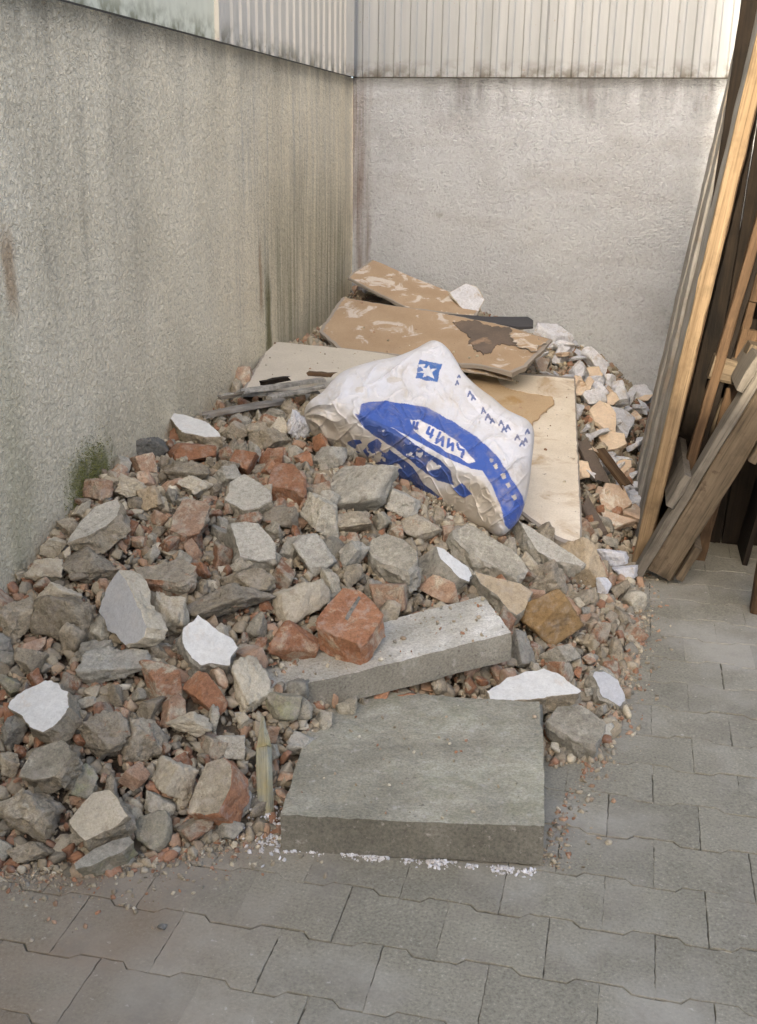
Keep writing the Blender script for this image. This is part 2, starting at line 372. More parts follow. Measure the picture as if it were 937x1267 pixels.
M['ply_edge'] = wood_mat('fresh_timber_edge', (0.19, 0.13, 0.07), (0.31, 0.225, 0.13), grain=(60, 60, 1.2))
M['brown_wood'] = wood_mat('brown_timber', (0.055, 0.034, 0.018), (0.125, 0.078, 0.042), grain=(40, 40, 2))
M['dark_wood'] = wood_mat('dark_brown_timber', (0.008, 0.006, 0.004), (0.022, 0.015, 0.009), grain=(40, 40, 2))
M['pallet_wood'] = wood_mat('pallet_timber', (0.085, 0.064, 0.040), (0.155, 0.120, 0.078), grain=(30, 30, 2.5), wear=(0.08, 0.056, 0.036))
M['pallet_grey'] = wood_mat('greyed_pallet_board', (0.12, 0.105, 0.082), (0.20, 0.18, 0.145), grain=(30, 30, 2.5))

def board_mat(name, c0, c1, c2, stain=None, patch=(0.5, 0.6), sc=7):
    b = NB(name); v = b.coord('Object')
    col = b.ramp(b.noise(v, 5, 5, 0.6), [(0.3, c0), (0.7, c1)])
    col = b.mix(b.ramp(b.noise(v, sc, 5, 0.6, dist=0.8), [(patch[0], 0.0), (patch[1], 1.0)]), col, c2)
    if stain is not None: col = b.mix(b.ramp(b.noise(v, 4.2, 4, 0.6, dist=0.4), [(0.58, 0.0), (0.64, 0.85)]), col, stain)
    col = b.mix(b.ramp(b.noise(v, 38, 3), [(0.70, 0.0), (0.73, 0.6)]), col, (0.13, 0.09, 0.06))
    col = b.mix(0.25, col, b.ramp(b.noise(v, 160, 3), [(0.3, 0.5), (0.6, 1.0)]), 'MULTIPLY')
    n = b.bump(b.noise(v, 9, 5, 0.6, dist=0.8), 0.4, 0.006)
    return b.done(col, 0.85, n)
M['board_brown'] = board_mat('brown_backed_board', (0.33, 0.235, 0.145), (0.42, 0.315, 0.205), (0.56, 0.50, 0.43), None, (0.58, 0.64))
M['board_flaked'] = board_mat('flaking_board', (0.35, 0.25, 0.155), (0.43, 0.325, 0.215), (0.60, 0.54, 0.46), None, (0.53, 0.60), 8)
M['board_cream'] = board_mat('cream_board', (0.50, 0.46, 0.38), (0.58, 0.54, 0.45), (0.44, 0.38, 0.28), None, (0.62, 0.72))
M['board_white'] = board_mat('white_faced_board', (0.66, 0.58, 0.45), (0.80, 0.73, 0.60), (0.52, 0.40, 0.26), None, (0.50, 0.66), 6)
M['paper'] = board_mat('torn_brown_paper', (0.47, 0.34, 0.20), (0.55, 0.42, 0.26), (0.44, 0.29, 0.13), None, (0.55, 0.68), 5)
M['board_edge'] = NB('board_core').done((0.30, 0.27, 0.23), 0.95)
M['dark_board'] = board_mat('blackened_board', (0.10, 0.085, 0.07), (0.17, 0.13, 0.10), (0.30, 0.21, 0.14), None, (0.58, 0.68))
M['black_strip'] = NB('dark_rubber').done((0.055, 0.055, 0.06), 0.6)
M['slat_grey'] = wood_mat('splintered_grey_lath', (0.22, 0.215, 0.19), (0.42, 0.405, 0.36), grain=(40, 3, 40))
M['stake'] = wood_mat('yellow_green_stake', (0.30, 0.26, 0.13), (0.46, 0.41, 0.23), grain=(110, 110, 3), c2=(0.29, 0.30, 0.25))
M['wood_cream'] = stone_mat('cream_foam', (0.60, 0.47, 0.33), (0.72, 0.60, 0.45), (0.42, 0.28, 0.16), (0.60, 0.68), 0.12, 0.3, 0.95, 1.05)
M['pinkboard'] = stone_mat('pinkish_sheet', (0.47, 0.34, 0.27), (0.58, 0.47, 0.40), (0.66, 0.62, 0.58), (0.52, 0.62), 0.15, 0.3, 0.95, 1.05)
M['crumb'] = NB('white_crumb').done((0.68, 0.69, 0.72), 0.9)

def bag_mat():
    b = NB('woven_plastic_bag'); v = b.coord('Object')
    a = b.new('ShaderNodeAttribute', attribute_name='tint')
    col = b.mix(b.ramp(b.noise(v, 16, 5, 0.65), [(0.50, 0.0), (0.75, 0.5)]), a.outputs['Color'], (0.42, 0.36, 0.27))
    n = b.bump(b.noise(v, 34, 4, 0.55, dist=1.2), 0.35, 0.008)
    n = b.bump(b.noise(v, 120, 3, 0.6), 0.15, 0.002, n)
    b.b.inputs['Subsurface Weight'].default_value = 0.0
    b.b.inputs['Specular IOR Level'].default_value = 0.5
    return b.done(col, 0.33, n)
M['bag'] = bag_mat()

# ------------------------------------------------------------------ setting: ground and pavers
XL, YB, WALL_H = -1.60, 6.30, 1.876
me = new_mesh('ground', [(-60, -60, -0.004), (60, -60, -0.004), (60, 60, -0.004), (-60, 60, -0.004)], [(0, 1, 2, 3)])
ground = tag(link('pavement', me, M['joint']), kind='structure')

PW, PD, AMP = 0.2105, 0.1660, 0.0085
def paver_mesh(name, seed):
    r = np.random.default_rng(seed)
    hw, hd, g = PW/2-0.0007, PD/2-0.0022, 0.0
    # long edge: wide ends, recessed waist
    prof = [(-hw, AMP), (-0.061, AMP), (-0.0445, -AMP), (0.0445, -AMP), (0.061, AMP), (hw, AMP)]
    top = [(x, hd+y) for x, y in prof]; bot = [(x, -hd-y) for x, y in prof[::-1]]
    out = np.array(top[::-1]+bot[::-1])            # counter-clockwise
    fine = []
    for k in range(len(out)):
        p, q = out[k], out[(k+1) % len(out)]; m = max(1, int(np.linalg.norm(q-p)/0.017))
        fine += [p+(q-p)*i/m for i in range(m)]
    out = np.array(fine); out = out+r.normal(0, 0.0008, out.shape)
    for _ in range(2):                              # a few chipped spots
        k = r.integers(len(out)); out[k] *= 1-r.uniform(.01, .03)
    n = len(out); c = out.mean(0)
    d = np.roll(out, -1, 0)-np.roll(out, 1, 0); nrm = np.stack([d[:, 1], -d[:, 0]], 1); nrm /= np.linalg.norm(nrm, axis=1)[:, None]
    ins = out-nrm*0.0012
    V = [(*p, -0.05) for p in out]+[(*p, -0.0006) for p in out]+[(*p, 0.0) for p in ins]
    Fs = []
    for k in range(n):
        k2 = (k+1) % n
        Fs += [(k, k2, n+k2, n+k), (n+k, n+k2, 2*n+k2, 2*n+k)]
    Fs.append(tuple(range(2*n, 3*n)))
    m_ = new_mesh(name, V, Fs); m_.materials.append(M['paver'])
    return m_
pmeshes = [paver_mesh('paver', s) for s in range(4)]
PILE_EDGE = np.array([(-1.7, 1.95), (-1.21, 1.98), (-0.95, 2.10), (-0.78, 2.35), (-0.6, 2.7), (-0.3, 2.75), (-0.15, 2.95), (-0.05, 3.5), (0.02, 4.2), (0.03, 6.4), (-1.7, 6.4)])
nr = 0
for j in range(-8, 22):
    y = 2.32 + j*PD
    off = (PW/2 if j % 2 else 0.0)
    for i in range(-12, 5):
        x = 0.370 + off + i*PW
        if x < XL-0.12 or x > 0.95 or y < 1.15 or y > 5.9: continue
        if inside(PILE_EDGE, x, y): continue
        if -0.62 < x < -0.2 and 2.15 < y < 2.55: continue
        if y > 4.3 and x < 0.1: continue
        o = link('paver', pmeshes[rng.integers(4)], None, ground, (x+rng.normal(0, .0008), y+rng.normal(0, .0008), rng.normal(0, 0.0003)))
        o.rotation_euler = (rng.normal(0, .001), rng.normal(0, .001), rng.normal(0, .004)+(math.pi if rng.random() < .5 else 0))
        nr += 1
print('pavers', nr)

# ------------------------------------------------------------------ setting: walls and cladding
def box_verts(x0, x1, y0, y1, z0, z1):
    return [(x0, y0, z0), (x1, y0, z0), (x1, y1, z0), (x0, y1, z0), (x0, y0, z1), (x1, y0, z1), (x1, y1, z1), (x0, y1, z1)]
BOXF = [(0, 3, 2, 1), (4, 5, 6, 7), (0, 1, 5, 4), (1, 2, 6, 5), (2, 3, 7, 6), (3, 0, 4, 7)]
def grid_wall(name, p0, eu, ez, nu, nz, thick_dir, mat, seed, amp):
    """gently uneven wall face with thickness behind it"""
    U, Zs = np.meshgrid(np.linspace(0, 1, nu), np.linspace(0, 1, nz))
    P = p0+U[..., None]*eu+Zs[..., None]*ez
    nrm = -unit(thick_dir)
    h = fbm(P, 1.3, seed)*amp
    P = P+h[..., None]*nrm
    V = P.reshape(-1, 3); idx = np.arange(nu*nz).reshape(nz, nu)
    Fs = np.stack([idx[:-1, :-1], idx[:-1, 1:], idx[1:, 1:], idx[1:, :-1]], -1).reshape(-1, 4)
    ring = list(idx[0])+list(idx[1:, -1])+list(idx[-1, :-1][::-1])+list(idx[1:-1, 0][::-1])
    B = V[ring]+thick_dir
    V2 = np.vstack([V, B]); nb = len(V)
    side = [(ring[k], ring[(k+1) % len(ring)], nb+(k+1) % len(ring), nb+k) for k in range(len(ring))]
    m_ = new_mesh(name, V2, [tuple(f) for f in Fs]+side+[tuple(range(nb, nb+len(ring)))])
    for p in list(m_.polygons)[:len(Fs)]: p.use_smooth = True
    return link(name, m_, mat)
wl_ = grid_wall('rendered_wall', np.array([XL, -0.5, -0.1]), np.array([0, YB+0.5, 0]), np.array([0, 0, WALL_H+0.1]), 90, 30, np.array([-0.22, 0, 0]), M['wall_left'], 3, 0.006)
tag(wl_, 'long rough-cast wall with grey and green rain streaks, left of the rubble heap', 'wall')
wb_ = grid_wall('rendered_wall', np.array([XL-0.22, YB, -0.1]), np.array([3.4, 0, 0]), np.array([0, 0, WALL_H+0.1]), 60, 30, np.array([0, 0.22, 0]), M['wall_back'], 8, 0.005)
tag(wb_, 'pale grey rough-cast end wall facing the camera behind the heap', 'wall')

def corrugated(name, length, height, pitch, depth, axis, mat, origin, parent, seed=0, flip=1):
    """folded sheet: ribs standing proud, extruded upwards, with real sheet thickness"""
    r = np.random.default_rng(seed)
    prof = []; s = 0.0
    while s < length-1e-6:
        p = min(pitch*(1+r.normal(0, .03)), length-s)
        for f, d in ((0.0, 0), (0.50, 0), (0.60, 1), (0.90, 1)): prof.append((s+f*p, d*depth))
        s += p
    prof.append((length, 0.0))
    prof = np.array(prof); n = len(prof)
    zs = np.linspace(0, height, 5)
    V = []
    for t in (0.0, -0.004):
        for z in zs:
            for (s, d) in prof:
                w = 0.002*math.sin(s*7+z*2+seed)
                q = (s, -(d+t+w)) if axis == 'x' else ((d+t+w)*flip, s)
                V.append((q[0], q[1], z))
    Fs = []; nz = len(zs)
    for layer in (0, 1):
        b0 = layer*nz*n
        for k in range(nz-1):
            for i in range(n-1):
                f = (b0+k*n+i, b0+k*n+i+1, b0+(k+1)*n+i+1, b0+(k+1)*n+i)
                Fs.append(f if layer == 0 else f[::-1])
    for i in range(n-1): Fs.append((i, nz*n+i, nz*n+i+1, i+1))
    m_ = new_mesh(name, V, Fs); return link(name, m_, mat, parent, origin)
CLZ = WALL_H+0.006
cb_ = tag(empty('metal_cladding', (XL, YB+0.03, CLZ)), 'pale grey ribbed metal cladding above the end wall', 'cladding')
x = 0.0
for k, L in enumerate((1.06, 1.06, 1.10)):
    corrugated('cladding_sheet', L, 2.2, 0.088, 0.011, 'x', M['cladding'], (x, 0.004*(k % 2), 0), cb_, k); x += L-0.004
link('drip_joint', new_mesh('drip_joint', box_verts(0, 3.2, -0.026, 0.09, -0.012, 0.001), BOXF), M['dark_joint'], cb_)
cs_ = tag(empty('metal_cladding', (XL-0.03, 0, CLZ)), 'cream ribbed and plain metal cladding above the streaked wall', 'cladding')
corrugated('cladding_sheet', 2.03, 2.2, 0.105, 0.009, 'y', M['cladding_side'], (0, 4.28, 0), cs_, 7)
fm = new_mesh('plain_sheet', box_verts(-0.012, 0.004, -0.4, 4.265, 0, 2.2), BOXF)
link('plain_sheet', fm, M['flashing_green'], cs_)
link('sheet_edge', new_mesh('sheet_edge', box_verts(-0.012, 0.022, 4.262, 4.283, 0, 2.2), BOXF), M['cladding_side'], cs_)
link('corner_flashing', new_mesh('corner_flashing', box_verts(-0.02, 0.055, YB-0.075, YB-0.012, 0, 2.2), BOXF), M['cladding'], cs_)
link('drip_joint', new_mesh('drip_joint', box_verts(-0.1, 0.026, -0.4, YB-0.02, -0.012, 0.001), BOXF), M['dark_joint'], cs_)

# added unseen building behind the camera: it throws the yard into shade
nb_ = tag(empty('sun_blocker', (-2.15, -12.3, 0)), 'narrow unseen wall added behind the camera to block the sun', 'blocker')
link('wall', new_mesh('wall', box_verts(-1.35, 1.30, -0.3, 0.3, 0, 9.8), BOXF), M['wall_back'], nb_)
link('top_cap', new_mesh('top_cap', box_verts(-1.37, 1.31, -0.33, 0.32, 9.8, 10.0), BOXF), M['cladding'], nb_)

yb_ = tag(empty('sky_blocker', (0, -8.5, 0)), 'long low rendered building added behind the camera to cut low sky light', 'blocker')  # out of view, added to cut low sky light from behind
link('wall', new_mesh('wall', box_verts(-11, 11, -0.5, 0.5, 0, 5.2), BOXF), M['wall_back'], yb_)
link('top_cap', new_mesh('top_cap', box_verts(-11.1, 11.1, -0.6, 0.52, 5.2, 5.3), BOXF), M['cladding'], yb_)

# ------------------------------------------------------------------ the heap: height field from measured points
CP = []                                           # (x, y, z)
for (x, y, z) in [(-1.6, 1.62, -.02), (-1.6, 2.0, .17), (-1.6, 2.45, .33), (-1.6, 2.83, .45), (-1.6, 3.0, .50), (-1.6, 3.6, .50), (-1.6, 4.1, .52), (-1.6, 4.7, .58), (-1.6, 5.7, .62), (-1.6, 6.3, .74),
                  (-1.1, 6.3, .74), (-.8, 6.3, .64), (-.45, 6.3, .50), (-.2, 6.3, .46), (0, 6.3, .32), (.15, 6.3, .16), (.3, 6.3, 0),
                  (-1.21, 1.76, 0), (-1.0, 1.83, 0), (-.85, 1.93, 0), (-.70, 2.04, 0), (-.62, 2.22, 0.0), (-.55, 2.45, 0.01), (-.3, 2.55, 0.0), (-.12, 2.55, .01), (0.0, 2.55, 0), (.03, 2.65, 0), (.08, 3.0, 0), (.12, 3.4, 0), (.12, 4.0, 0), (.14, 5, .05),
                  (-1.2, 2.1, .17), (-1.2, 2.5, .31), (-1.2, 3, .42), (-1.2, 3.6, .48), (-1.2, 4.5, .54), (-1.2, 5.5, .64),
                  (-.9, 2.15, .11), (-.9, 2.5, .23), (-.7, 2.4, .11), (-.7, 2.8, .25), (-.7, 3.3, .37), (-.7, 3.8, .43), (-.7, 4.5, .48), (-.7, 5.4, .54),
                  (-.35, 2.75, .08), (-.35, 3, .15), (-.35, 3.5, .25), (-.35, 4, .31), (-.35, 4.6, .34), (-.35, 5.4, .42), (0, 2.8, .03), (0, 3.3, .08), (0, 4, .11), (0, 4.6, .15), (0, 5.4, .24),
                  (-1.2, 1.3, -.2), (-.6, 1.6, -.2), (-.3, 2.0, -.16), (.1, 2.2, -.12), (.35, 3, -.12), (.4, 4, -.12), (.45, 5.5, -.1)]:
    CP.append((x, y, z))
CP = np.array(CP)
def _tps(r): return np.where(r > 1e-9, r*r*np.log(r+1e-12), 0)
_K = _tps(np.linalg.norm(CP[:, None, :2]-CP[None, :, :2], axis=2))+np.eye(len(CP))*0.002
_P = np.hstack([np.ones((len(CP), 1)), CP[:, :2]])
_A = np.block([[_K, _P], [_P.T, np.zeros((3, 3))]])
_W = np.linalg.solve(_A, np.concatenate([CP[:, 2], np.zeros(3)]))
def heap(x, y):
    x = np.asarray(x, float); y = np.asarray(y, float); sh = np.broadcast(x, y).shape
    q = np.stack([np.broadcast_to(x, sh).ravel(), np.broadcast_to(y, sh).ravel()], 1)
    r = np.linalg.norm(q[:, None, :]-CP[None, :, :2], axis=2)
    return (_tps(r)@_W[:len(CP)]+_W[-3]+q@_W[-2:]).reshape(sh)
def hit(px, py, lift=0.0):
    """first point where the sight line meets the heap (or the pavement)"""
    d = ray(px, py); t = np.linspace(1.2, 8.0, 700)
    P = CAM+t[:, None]*d
    s = np.maximum(heap(P[:, 0], P[:, 1]), 0)+lift
    k = np.argmax(P[:, 2] < s)
    return P[k]
CUTS = []                                          # (outline in plan, plane point, normal, thickness) of sheets lying on the heap
def heap_cut(x, y):
    """heap surface pressed down under the sheets that lie on it"""
    x = np.asarray(x, float); y = np.asarray(y, float); z = heap(x, y)
    for poly, p, n, th in CUTS:
        m = inside(poly, x, y)
        z = np.where(m, np.minimum(z, p[2]-((x-p[0])*n[0]+(y-p[1])*n[1])/n[2]-th-0.012), z)
    return z
def on_sheet(x, y):
    return any(bool(inside(c[0], x, y)) for c in CUTS)

# ------------------------------------------------------------------ stone shapes
def icosphere(level):
    t = (1+5**.5)/2
    v = [unit(p) for p in [(-1, t, 0), (1, t, 0), (-1, -t, 0), (1, -t, 0), (0, -1, t), (0, 1, t), (0, -1, -t), (0, 1, -t), (t, 0, -1), (t, 0, 1), (-t, 0, -1), (-t, 0, 1)]]
    f = [(0, 11, 5), (0, 5, 1), (0, 1, 7), (0, 7, 10), (0, 10, 11), (1, 5, 9), (5, 11, 4), (11, 10, 2), (10, 7, 6), (7, 1, 8), (3, 9, 4), (3, 4, 2), (3, 2, 6), (3, 6, 8), (3, 8, 9), (4, 9, 5), (2, 4, 11), (6, 2, 10), (8, 6, 7), (9, 8, 1)]
    for _ in range(level):
        cache = {}; nf = []
        def mid(a, b):
            k = (min(a, b), max(a, b))
            if k not in cache: v.append(unit(v[a]+v[b])); cache[k] = len(v)-1
            return cache[k]
        for a, b, c in f:
            x, y, z = mid(a, b), mid(b, c), mid(c, a); nf += [(a, x, z), (b, y, x), (c, z, y), (x, y, z)]
        f = nf
    return np.array(v), np.array(f)
ICO = {k: icosphere(k) for k in range(5)}
def rock(level, seed, ncut=10, blocky=0.5, rough=0.05):
    r = np.random.default_rng(seed); v, f = ICO[level]; v = v.copy()*1.0
    R = np.linalg.qr(r.normal(size=(3, 3)))[0]
    planes = []
    for a in range(3):
        for s in (-1, 1):
            if r.random() < 0.55+0.45*blocky: planes.append((unit(R[a]*s+r.normal(0, .16, 3)), r.uniform(.50, .75)))
    for _ in range(ncut): planes.append((unit(r.normal(size=3)), r.uniform(.62, .95)))
    rad = np.full(len(v), 1.7)
    for n_, d in planes:
        k = v@n_; rad = np.where(k > 1e-3, np.minimum(rad, d/np.maximum(k, 1e-3)), rad)
    v = v*rad[:, None]
    if rough:
        nn = v/np.maximum(np.linalg.norm(v, axis=1), 1e-6)[:, None]
        v = v+nn*(rough*fbm(v, 2.6, seed, 4))[:, None]
        if level >= 3: v = v+nn*(rough*0.40*vnoise(v, 11, seed+5)+rough*0.30*vnoise(v, 23, seed+6))[:, None]
    v -= (v.max(0)+v.min(0))/2; v /= (v.max(0)-v.min(0))/2
    return v, f

heroes = []                                        # (centre, radius, depth) of everything placed by hand
hero_px = []                                       # (polygon in photo pixels, depth)
def chunk_mesh(name, top, n, thick, seed, rough=0.004, under=0.85, bulge=0.0, M_=84, edge=0.002, shift=(0, 0, 0)):
    """broken slab: flat top face with the given outline (3-D points), rough fractured flanks, chipped edge"""
    top = np.asarray(top); r = np.random.default_rng(seed)
    c = top.mean(0)
    seg = np.roll(top, -1, 0)-top; L = np.linalg.norm(seg, axis=1); cum = np.concatenate([[0], np.cumsum(L)])
    s = np.sort(np.concatenate([np.linspace(0, cum[-1], M_-len(top), endpoint=False), cum[:-1]+1e-6]))
    k = np.clip(np.searchsorted(cum, s, side='right')-1, 0, len(top)-1)
    B = top[k]+seg[k]*((s-cum[k])/L[k])[:, None]
    size = L.sum()/4
    rad = B-c; rl = np.linalg.norm(rad, axis=1)[:, None]
    B = B+rad/rl*((fbm(B, 26, seed)+0.5*vnoise(B, 110, seed))*edge*1.2)[:, None]
    m = len(B); V = [c]; rings = []
    def add(P): i0 = len(V); V.extend(list(P)); rings.append(list(range(i0, i0+len(P))))
    for q in (0.2, 0.4, 0.6, 0.78, 0.90, 0.97): add(c+(B-c)*q)
    ntop = len(rings)
    Bd = B-n*(0.002+0.003*np.abs(vnoise(B, 60, seed+3)))[:, None]
    add(Bd+(Bd-c)*0.004)
    nside = 7
    th = thick*(1+0.28*fbm(B, 9, seed+7))
    for q in np.linspace(1/nside, 1, nside):
        sc = 1+bulge*math.sin(q*2.2)-(1-under)*q**1.5
        P = c+(B-c)*sc-n*(th*q)[:, None]+np.array(shift)*q
        P = P+rad/rl*(fbm(P, 22, seed+2)*rough*2.2+vnoise(P, 90, seed+4)*rough*0.8)[:, None]
        add(P)
    for q in (0.6, 0.25): add(c-n*thick*1.05+np.array(shift)+(B-c)*under*q)
    V.append(c-n*thick*1.08+np.array(shift)); last = len(V)-1
    V = np.array(V)
    # faint relief on the face
    for rg in rings[:ntop]: V[rg] += n*(fbm(V[rg], 18, seed+11)*rough*0.45)[:, None]
    Fs = []; mi = []
    for i in range(m): Fs.append((0, rings[0][i], rings[0][(i+1) % m])); mi.append(0)
    for a in range(len(rings)-1):
        for i in range(m):
            j = (i+1) % m
            Fs.append((rings[a][i], rings[a+1][i], rings[a+1][j], rings[a][j])); mi.append(0 if a < ntop-1 else 1)
    for i in range(m): Fs.append((last, rings[-1][(i+1) % m], rings[-1][i])); mi.append(1)
    # orient
    a, b_, c_ = (V[x] for x in Fs[0])
    if np.dot(np.cross(b_-a, c_-a), n) < 0: Fs = [f[::-1] for f in Fs]
    return V, Fs, mi, c
def chunk(name, label, cat, px, n, thick, top_mat, side_mat, seed, lift=0.02, at=None, group=None, **kw):
    px = np.array(px, float); n = unit(n)
    c0 = px.mean(0)
    p = hit(*c0) if at is None else np.array(at)
    p = p+n*(lift+0.022); thick = thick*1.3
    top = np.array([at_plane(x, y, p, n) for x, y in px])
    V, Fs, mi, c = chunk_mesh(name, top, n, thick, seed, **kw)
    base = c-n*thick*0.5
    me_ = new_mesh(name, V-base, Fs)
    o = link(name, me_, [M[top_mat], M[side_mat]], None, base)
    me_.polygons.foreach_set('material_index', mi)
    tag(o, label, cat, group)
    rad = np.linalg.norm(top-c, axis=1).mean()
    heroes.append((base, rad)); hero_px.append((px, np.dot(c-CAM, FWD)))
    return o
def lump(name, label, cat, bbox, mat, seed, group=None, ncut=9, blocky=0.5, rough=0.07, level=4, depth=0.8, lift=0.25, rot=0.0):
    x0, y0, x1, y1 = bbox
    p = hit((x0+x1)/2, y0+(y1-y0)*0.62)
    d = np.dot(p-CAM, FWD); w, h = (x1-x0)/FPX*d/2, (y1-y0)/FPX*d/2
    v, f = rock(level, seed, ncut, blocky, rough)
    dd = depth*min(w, h)*0.5+depth*max(w, h)*0.5
    V = v[:, :1]*w*RGT+v[:, 1:2]*h*UPV+v[:, 2:3]*dd*(-FWD)
    ctr = CAM+ray((x0+x1)/2, (y0+y1)/2)*(d-lift*dd)
    me_ = fast_mesh(name, V, f); o = link(name, me_, M[mat], None, ctr)
    tag(o, label, cat, group)
    heroes.append((ctr, (w+h)/2)); hero_px.append((np.array([(x0, y0), (x1, y0), (x1, y1), (x0, y1)], float)*0.9+np.array([(x0+x1)/2, (y0+y1)/2])*0.1, d))
    return o
# ------------------------------------------------------------------ the front slab and the concrete beam
def block(name, label, cat, corners_top, thick, mats, seed, chip=0.004, nu=60, nv=60, nw=10, reg=True):
    """hewn block: top quad (4 points, counter-clockwise from above), chipped arrises and a rough top"""
    a, b_, c_, d_ = [np.array(p, float) for p in corners_top]
    n = unit(np.cross(b_-a, d_-a))
    V = []; Fs = []; mi = []
    def face(p00, p10, p11, p01, n1, n2, slot, flip=False):
        i0 = len(V)
        for j in range(n2+1):
            for i in range(n1+1):
                u, w = i/n1, j/n2
                V.append((p00*(1-u)+p10*u)*(1-w)+(p01*(1-u)+p11*u)*w)
        for j in range(n2):
            for i in range(n1):
                k = i0+j*(n1+1)+i
                Fs.append((k, k+1, k+n1+2, k+n1+1)); mi.append(slot)
    lo = [p-n*thick for p in (a, b_, c_, d_)]
    face(a, b_, c_, d_, nu, nv, 0)
    face(lo[0], lo[1], b_, a, nu, nw, 1); face(lo[1], lo[2], c_, b_, nv, nw, 1)
    face(lo[2], lo[3], d_, c_, nu, nw, 1); face(lo[3], lo[0], a, d_, nv, nw, 1)
    face(lo[3], lo[2], lo[1], lo[0], 4, 4, 1)
    V = np.array(V); ctr = (a+b_+c_+d_)/4-n*thick/2
    eu, ev = unit(b_-a), unit(np.cross(n, b_-a))
    q = V-ctr; hu, hv, hw = np.abs(q@eu).max(), np.abs(q@ev).max(), thick/2
    du, dv, dw = hu-np.abs(q@eu), hv-np.abs(q@ev), hw-np.abs(q@n)
    # distance to the two nearest faces -> arris
    s = np.sort(np.stack([du, dv, dw], 1), 1)
    arr = np.exp(-(s[:, 1]/0.006)**2)
    V = V-(q/np.linalg.norm(q, axis=1)[:, None])*(arr*chip*(0.6+1.4*np.maximum(fbm(V, 30, seed), 0)+1.2*np.maximum(vnoise(V, 9, seed+4), 0)))[:, None]
    V = V+n*(0.0030*fbm(V, 11, seed+1)+0.0012*vnoise(V, 75, seed+2)+0.0008*vnoise(V, 120, seed+3))[:, None]+eu*(0.0016*fbm(V, 25, seed+6))[:, None]+ev*(0.0016*fbm(V, 25, seed+8))[:, None]
    R = np.stack([eu, ev, n], 1)
    me_ = new_mesh(name, (V-ctr)@R, Fs, True); o = link(name, me_, mats)
    me_.polygons.foreach_set('material_index', mi)
    o.matrix_world = Matrix([[*R[0], ctr[0]], [*R[1], ctr[1]], [*R[2], ctr[2]], [0, 0, 0, 1]])
    tag(o, label, cat)
    if reg:
        heroes.append((ctr, min(hu, hv)))
        pp = [project(p)[:2] for p in (a, b_, c_, d_)]; hero_px.append((np.array([(float(x[0]), float(y[0])) for x, y in pp]), float(project(ctr)[2][0])))
    return o
SLZ = 0.088
sl = [at_z(347, 1010, .090), at_z(674, 1023, .106), at_z(672, 868, .106), at_z(397, 852, .090)]
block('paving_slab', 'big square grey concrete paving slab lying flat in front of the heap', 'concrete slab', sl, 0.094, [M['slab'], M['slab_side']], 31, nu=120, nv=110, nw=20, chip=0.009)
bz = [at_z(336, 858, .165), at_z(633, 783, .235), at_z(598, 738, .245), at_z(312, 806, .185)]
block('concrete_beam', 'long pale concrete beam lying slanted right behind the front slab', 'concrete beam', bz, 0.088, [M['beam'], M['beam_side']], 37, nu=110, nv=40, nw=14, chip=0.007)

# ------------------------------------------------------------------ fragments with a readable face
CH = chunk
WF, TF, CF, BF = 'white_faced_fragment', 'concrete_fragment', 'concrete_fragment', 'brick'
CH(WF, 'flat bright white shard on the crest of the heap against the wall', 'rubble chunk', [(204,510),(227,512),(257,522),(272,535),(274,541),(255,541),(225,534),(216,524)], (0,-.28,1), .055, 'white', 'mortar', 101, .075, edge=.0045, under=.9)
CH(WF, 'bluish white shard standing on edge with its oval face turned out', 'rubble chunk', [(147,707),(157,717),(166,740),(175,757),(184,777),(180,789),(165,797),(155,797),(144,787),(131,782),(129,770),(122,757),(127,737),(130,727)], (-.42,-.80,.42), .035, 'bluewhite', 'cream', 102, .06, edge=.0045, under=.95, shift=(.018,0,0))
CH(WF, 'white faced chunk with a small rust spot, between grey stones', 'rubble chunk', [(245,761),(257,769),(267,776),(280,785),(290,795),(295,801),(287,815),(285,824),(265,823),(249,825),(235,816),(229,805),(226,787),(225,776),(237,769)], (.20,-.55,.80), .045, 'white', 'slate', 103, .055, edge=.0045, under=.98, shift=(-.012,-.006,0))
CH(WF, 'white faced chunk nearest the photo\'s left edge', 'rubble chunk', [(56,840),(72,845),(87,855),(84,866),(87,875),(77,890),(65,901),(54,906),(41,902),(25,887),(10,874),(15,865),(32,852)], (-.05,-.50,.86), .055, 'white', 'mortar', 104, .06, edge=.0045, under=.92, shift=(.012,0,0))
CH(WF, 'rough cream slab fragment lying on a flat grey stone at the heap\'s foot', 'rubble chunk', [(136,976),(145,984),(150,997),(159,1010),(140,1025),(120,1034),(105,1041),(85,1020),(84,1015),(102,994),(115,981)], (-.05,-.55,.83), .045, 'cream', 'mortar', 105, .07, rough=.006, under=.92)
CH(WF, 'grey wedge with a white upper face above the slanted beam', 'rubble chunk', [(539,675),(550,679),(567,692),(580,702),(584,712),(580,720),(569,716),(560,707),(546,692)], (.55,-.25,.80), .065, 'white', 'slate', 106, .06, edge=.0045, under=1.0, shift=(-.02,-.012,0))
CH(WF, 'wide white topped fragment between the front slab and the ochre stone', 'rubble chunk', [(674,825),(695,836),(720,855),(715,858),(685,862),(652,867),(605,867),(602,856),(627,839)], (0,-.22,.97), .05, 'white', 'mortar', 107, .045, edge=.0045, under=.94)
CH(WF, 'small bluish white chunk at the heap\'s edge beside the pavers', 'rubble chunk', [(735,830),(750,832),(765,841),(774,860),(774,867),(767,875),(755,867),(746,862),(740,847),(732,835)], (.28,-.52,.80), .045, 'bluewhite', 'slate', 108, .05, edge=.0045, under=.98, shift=(-.014,-.008,0))
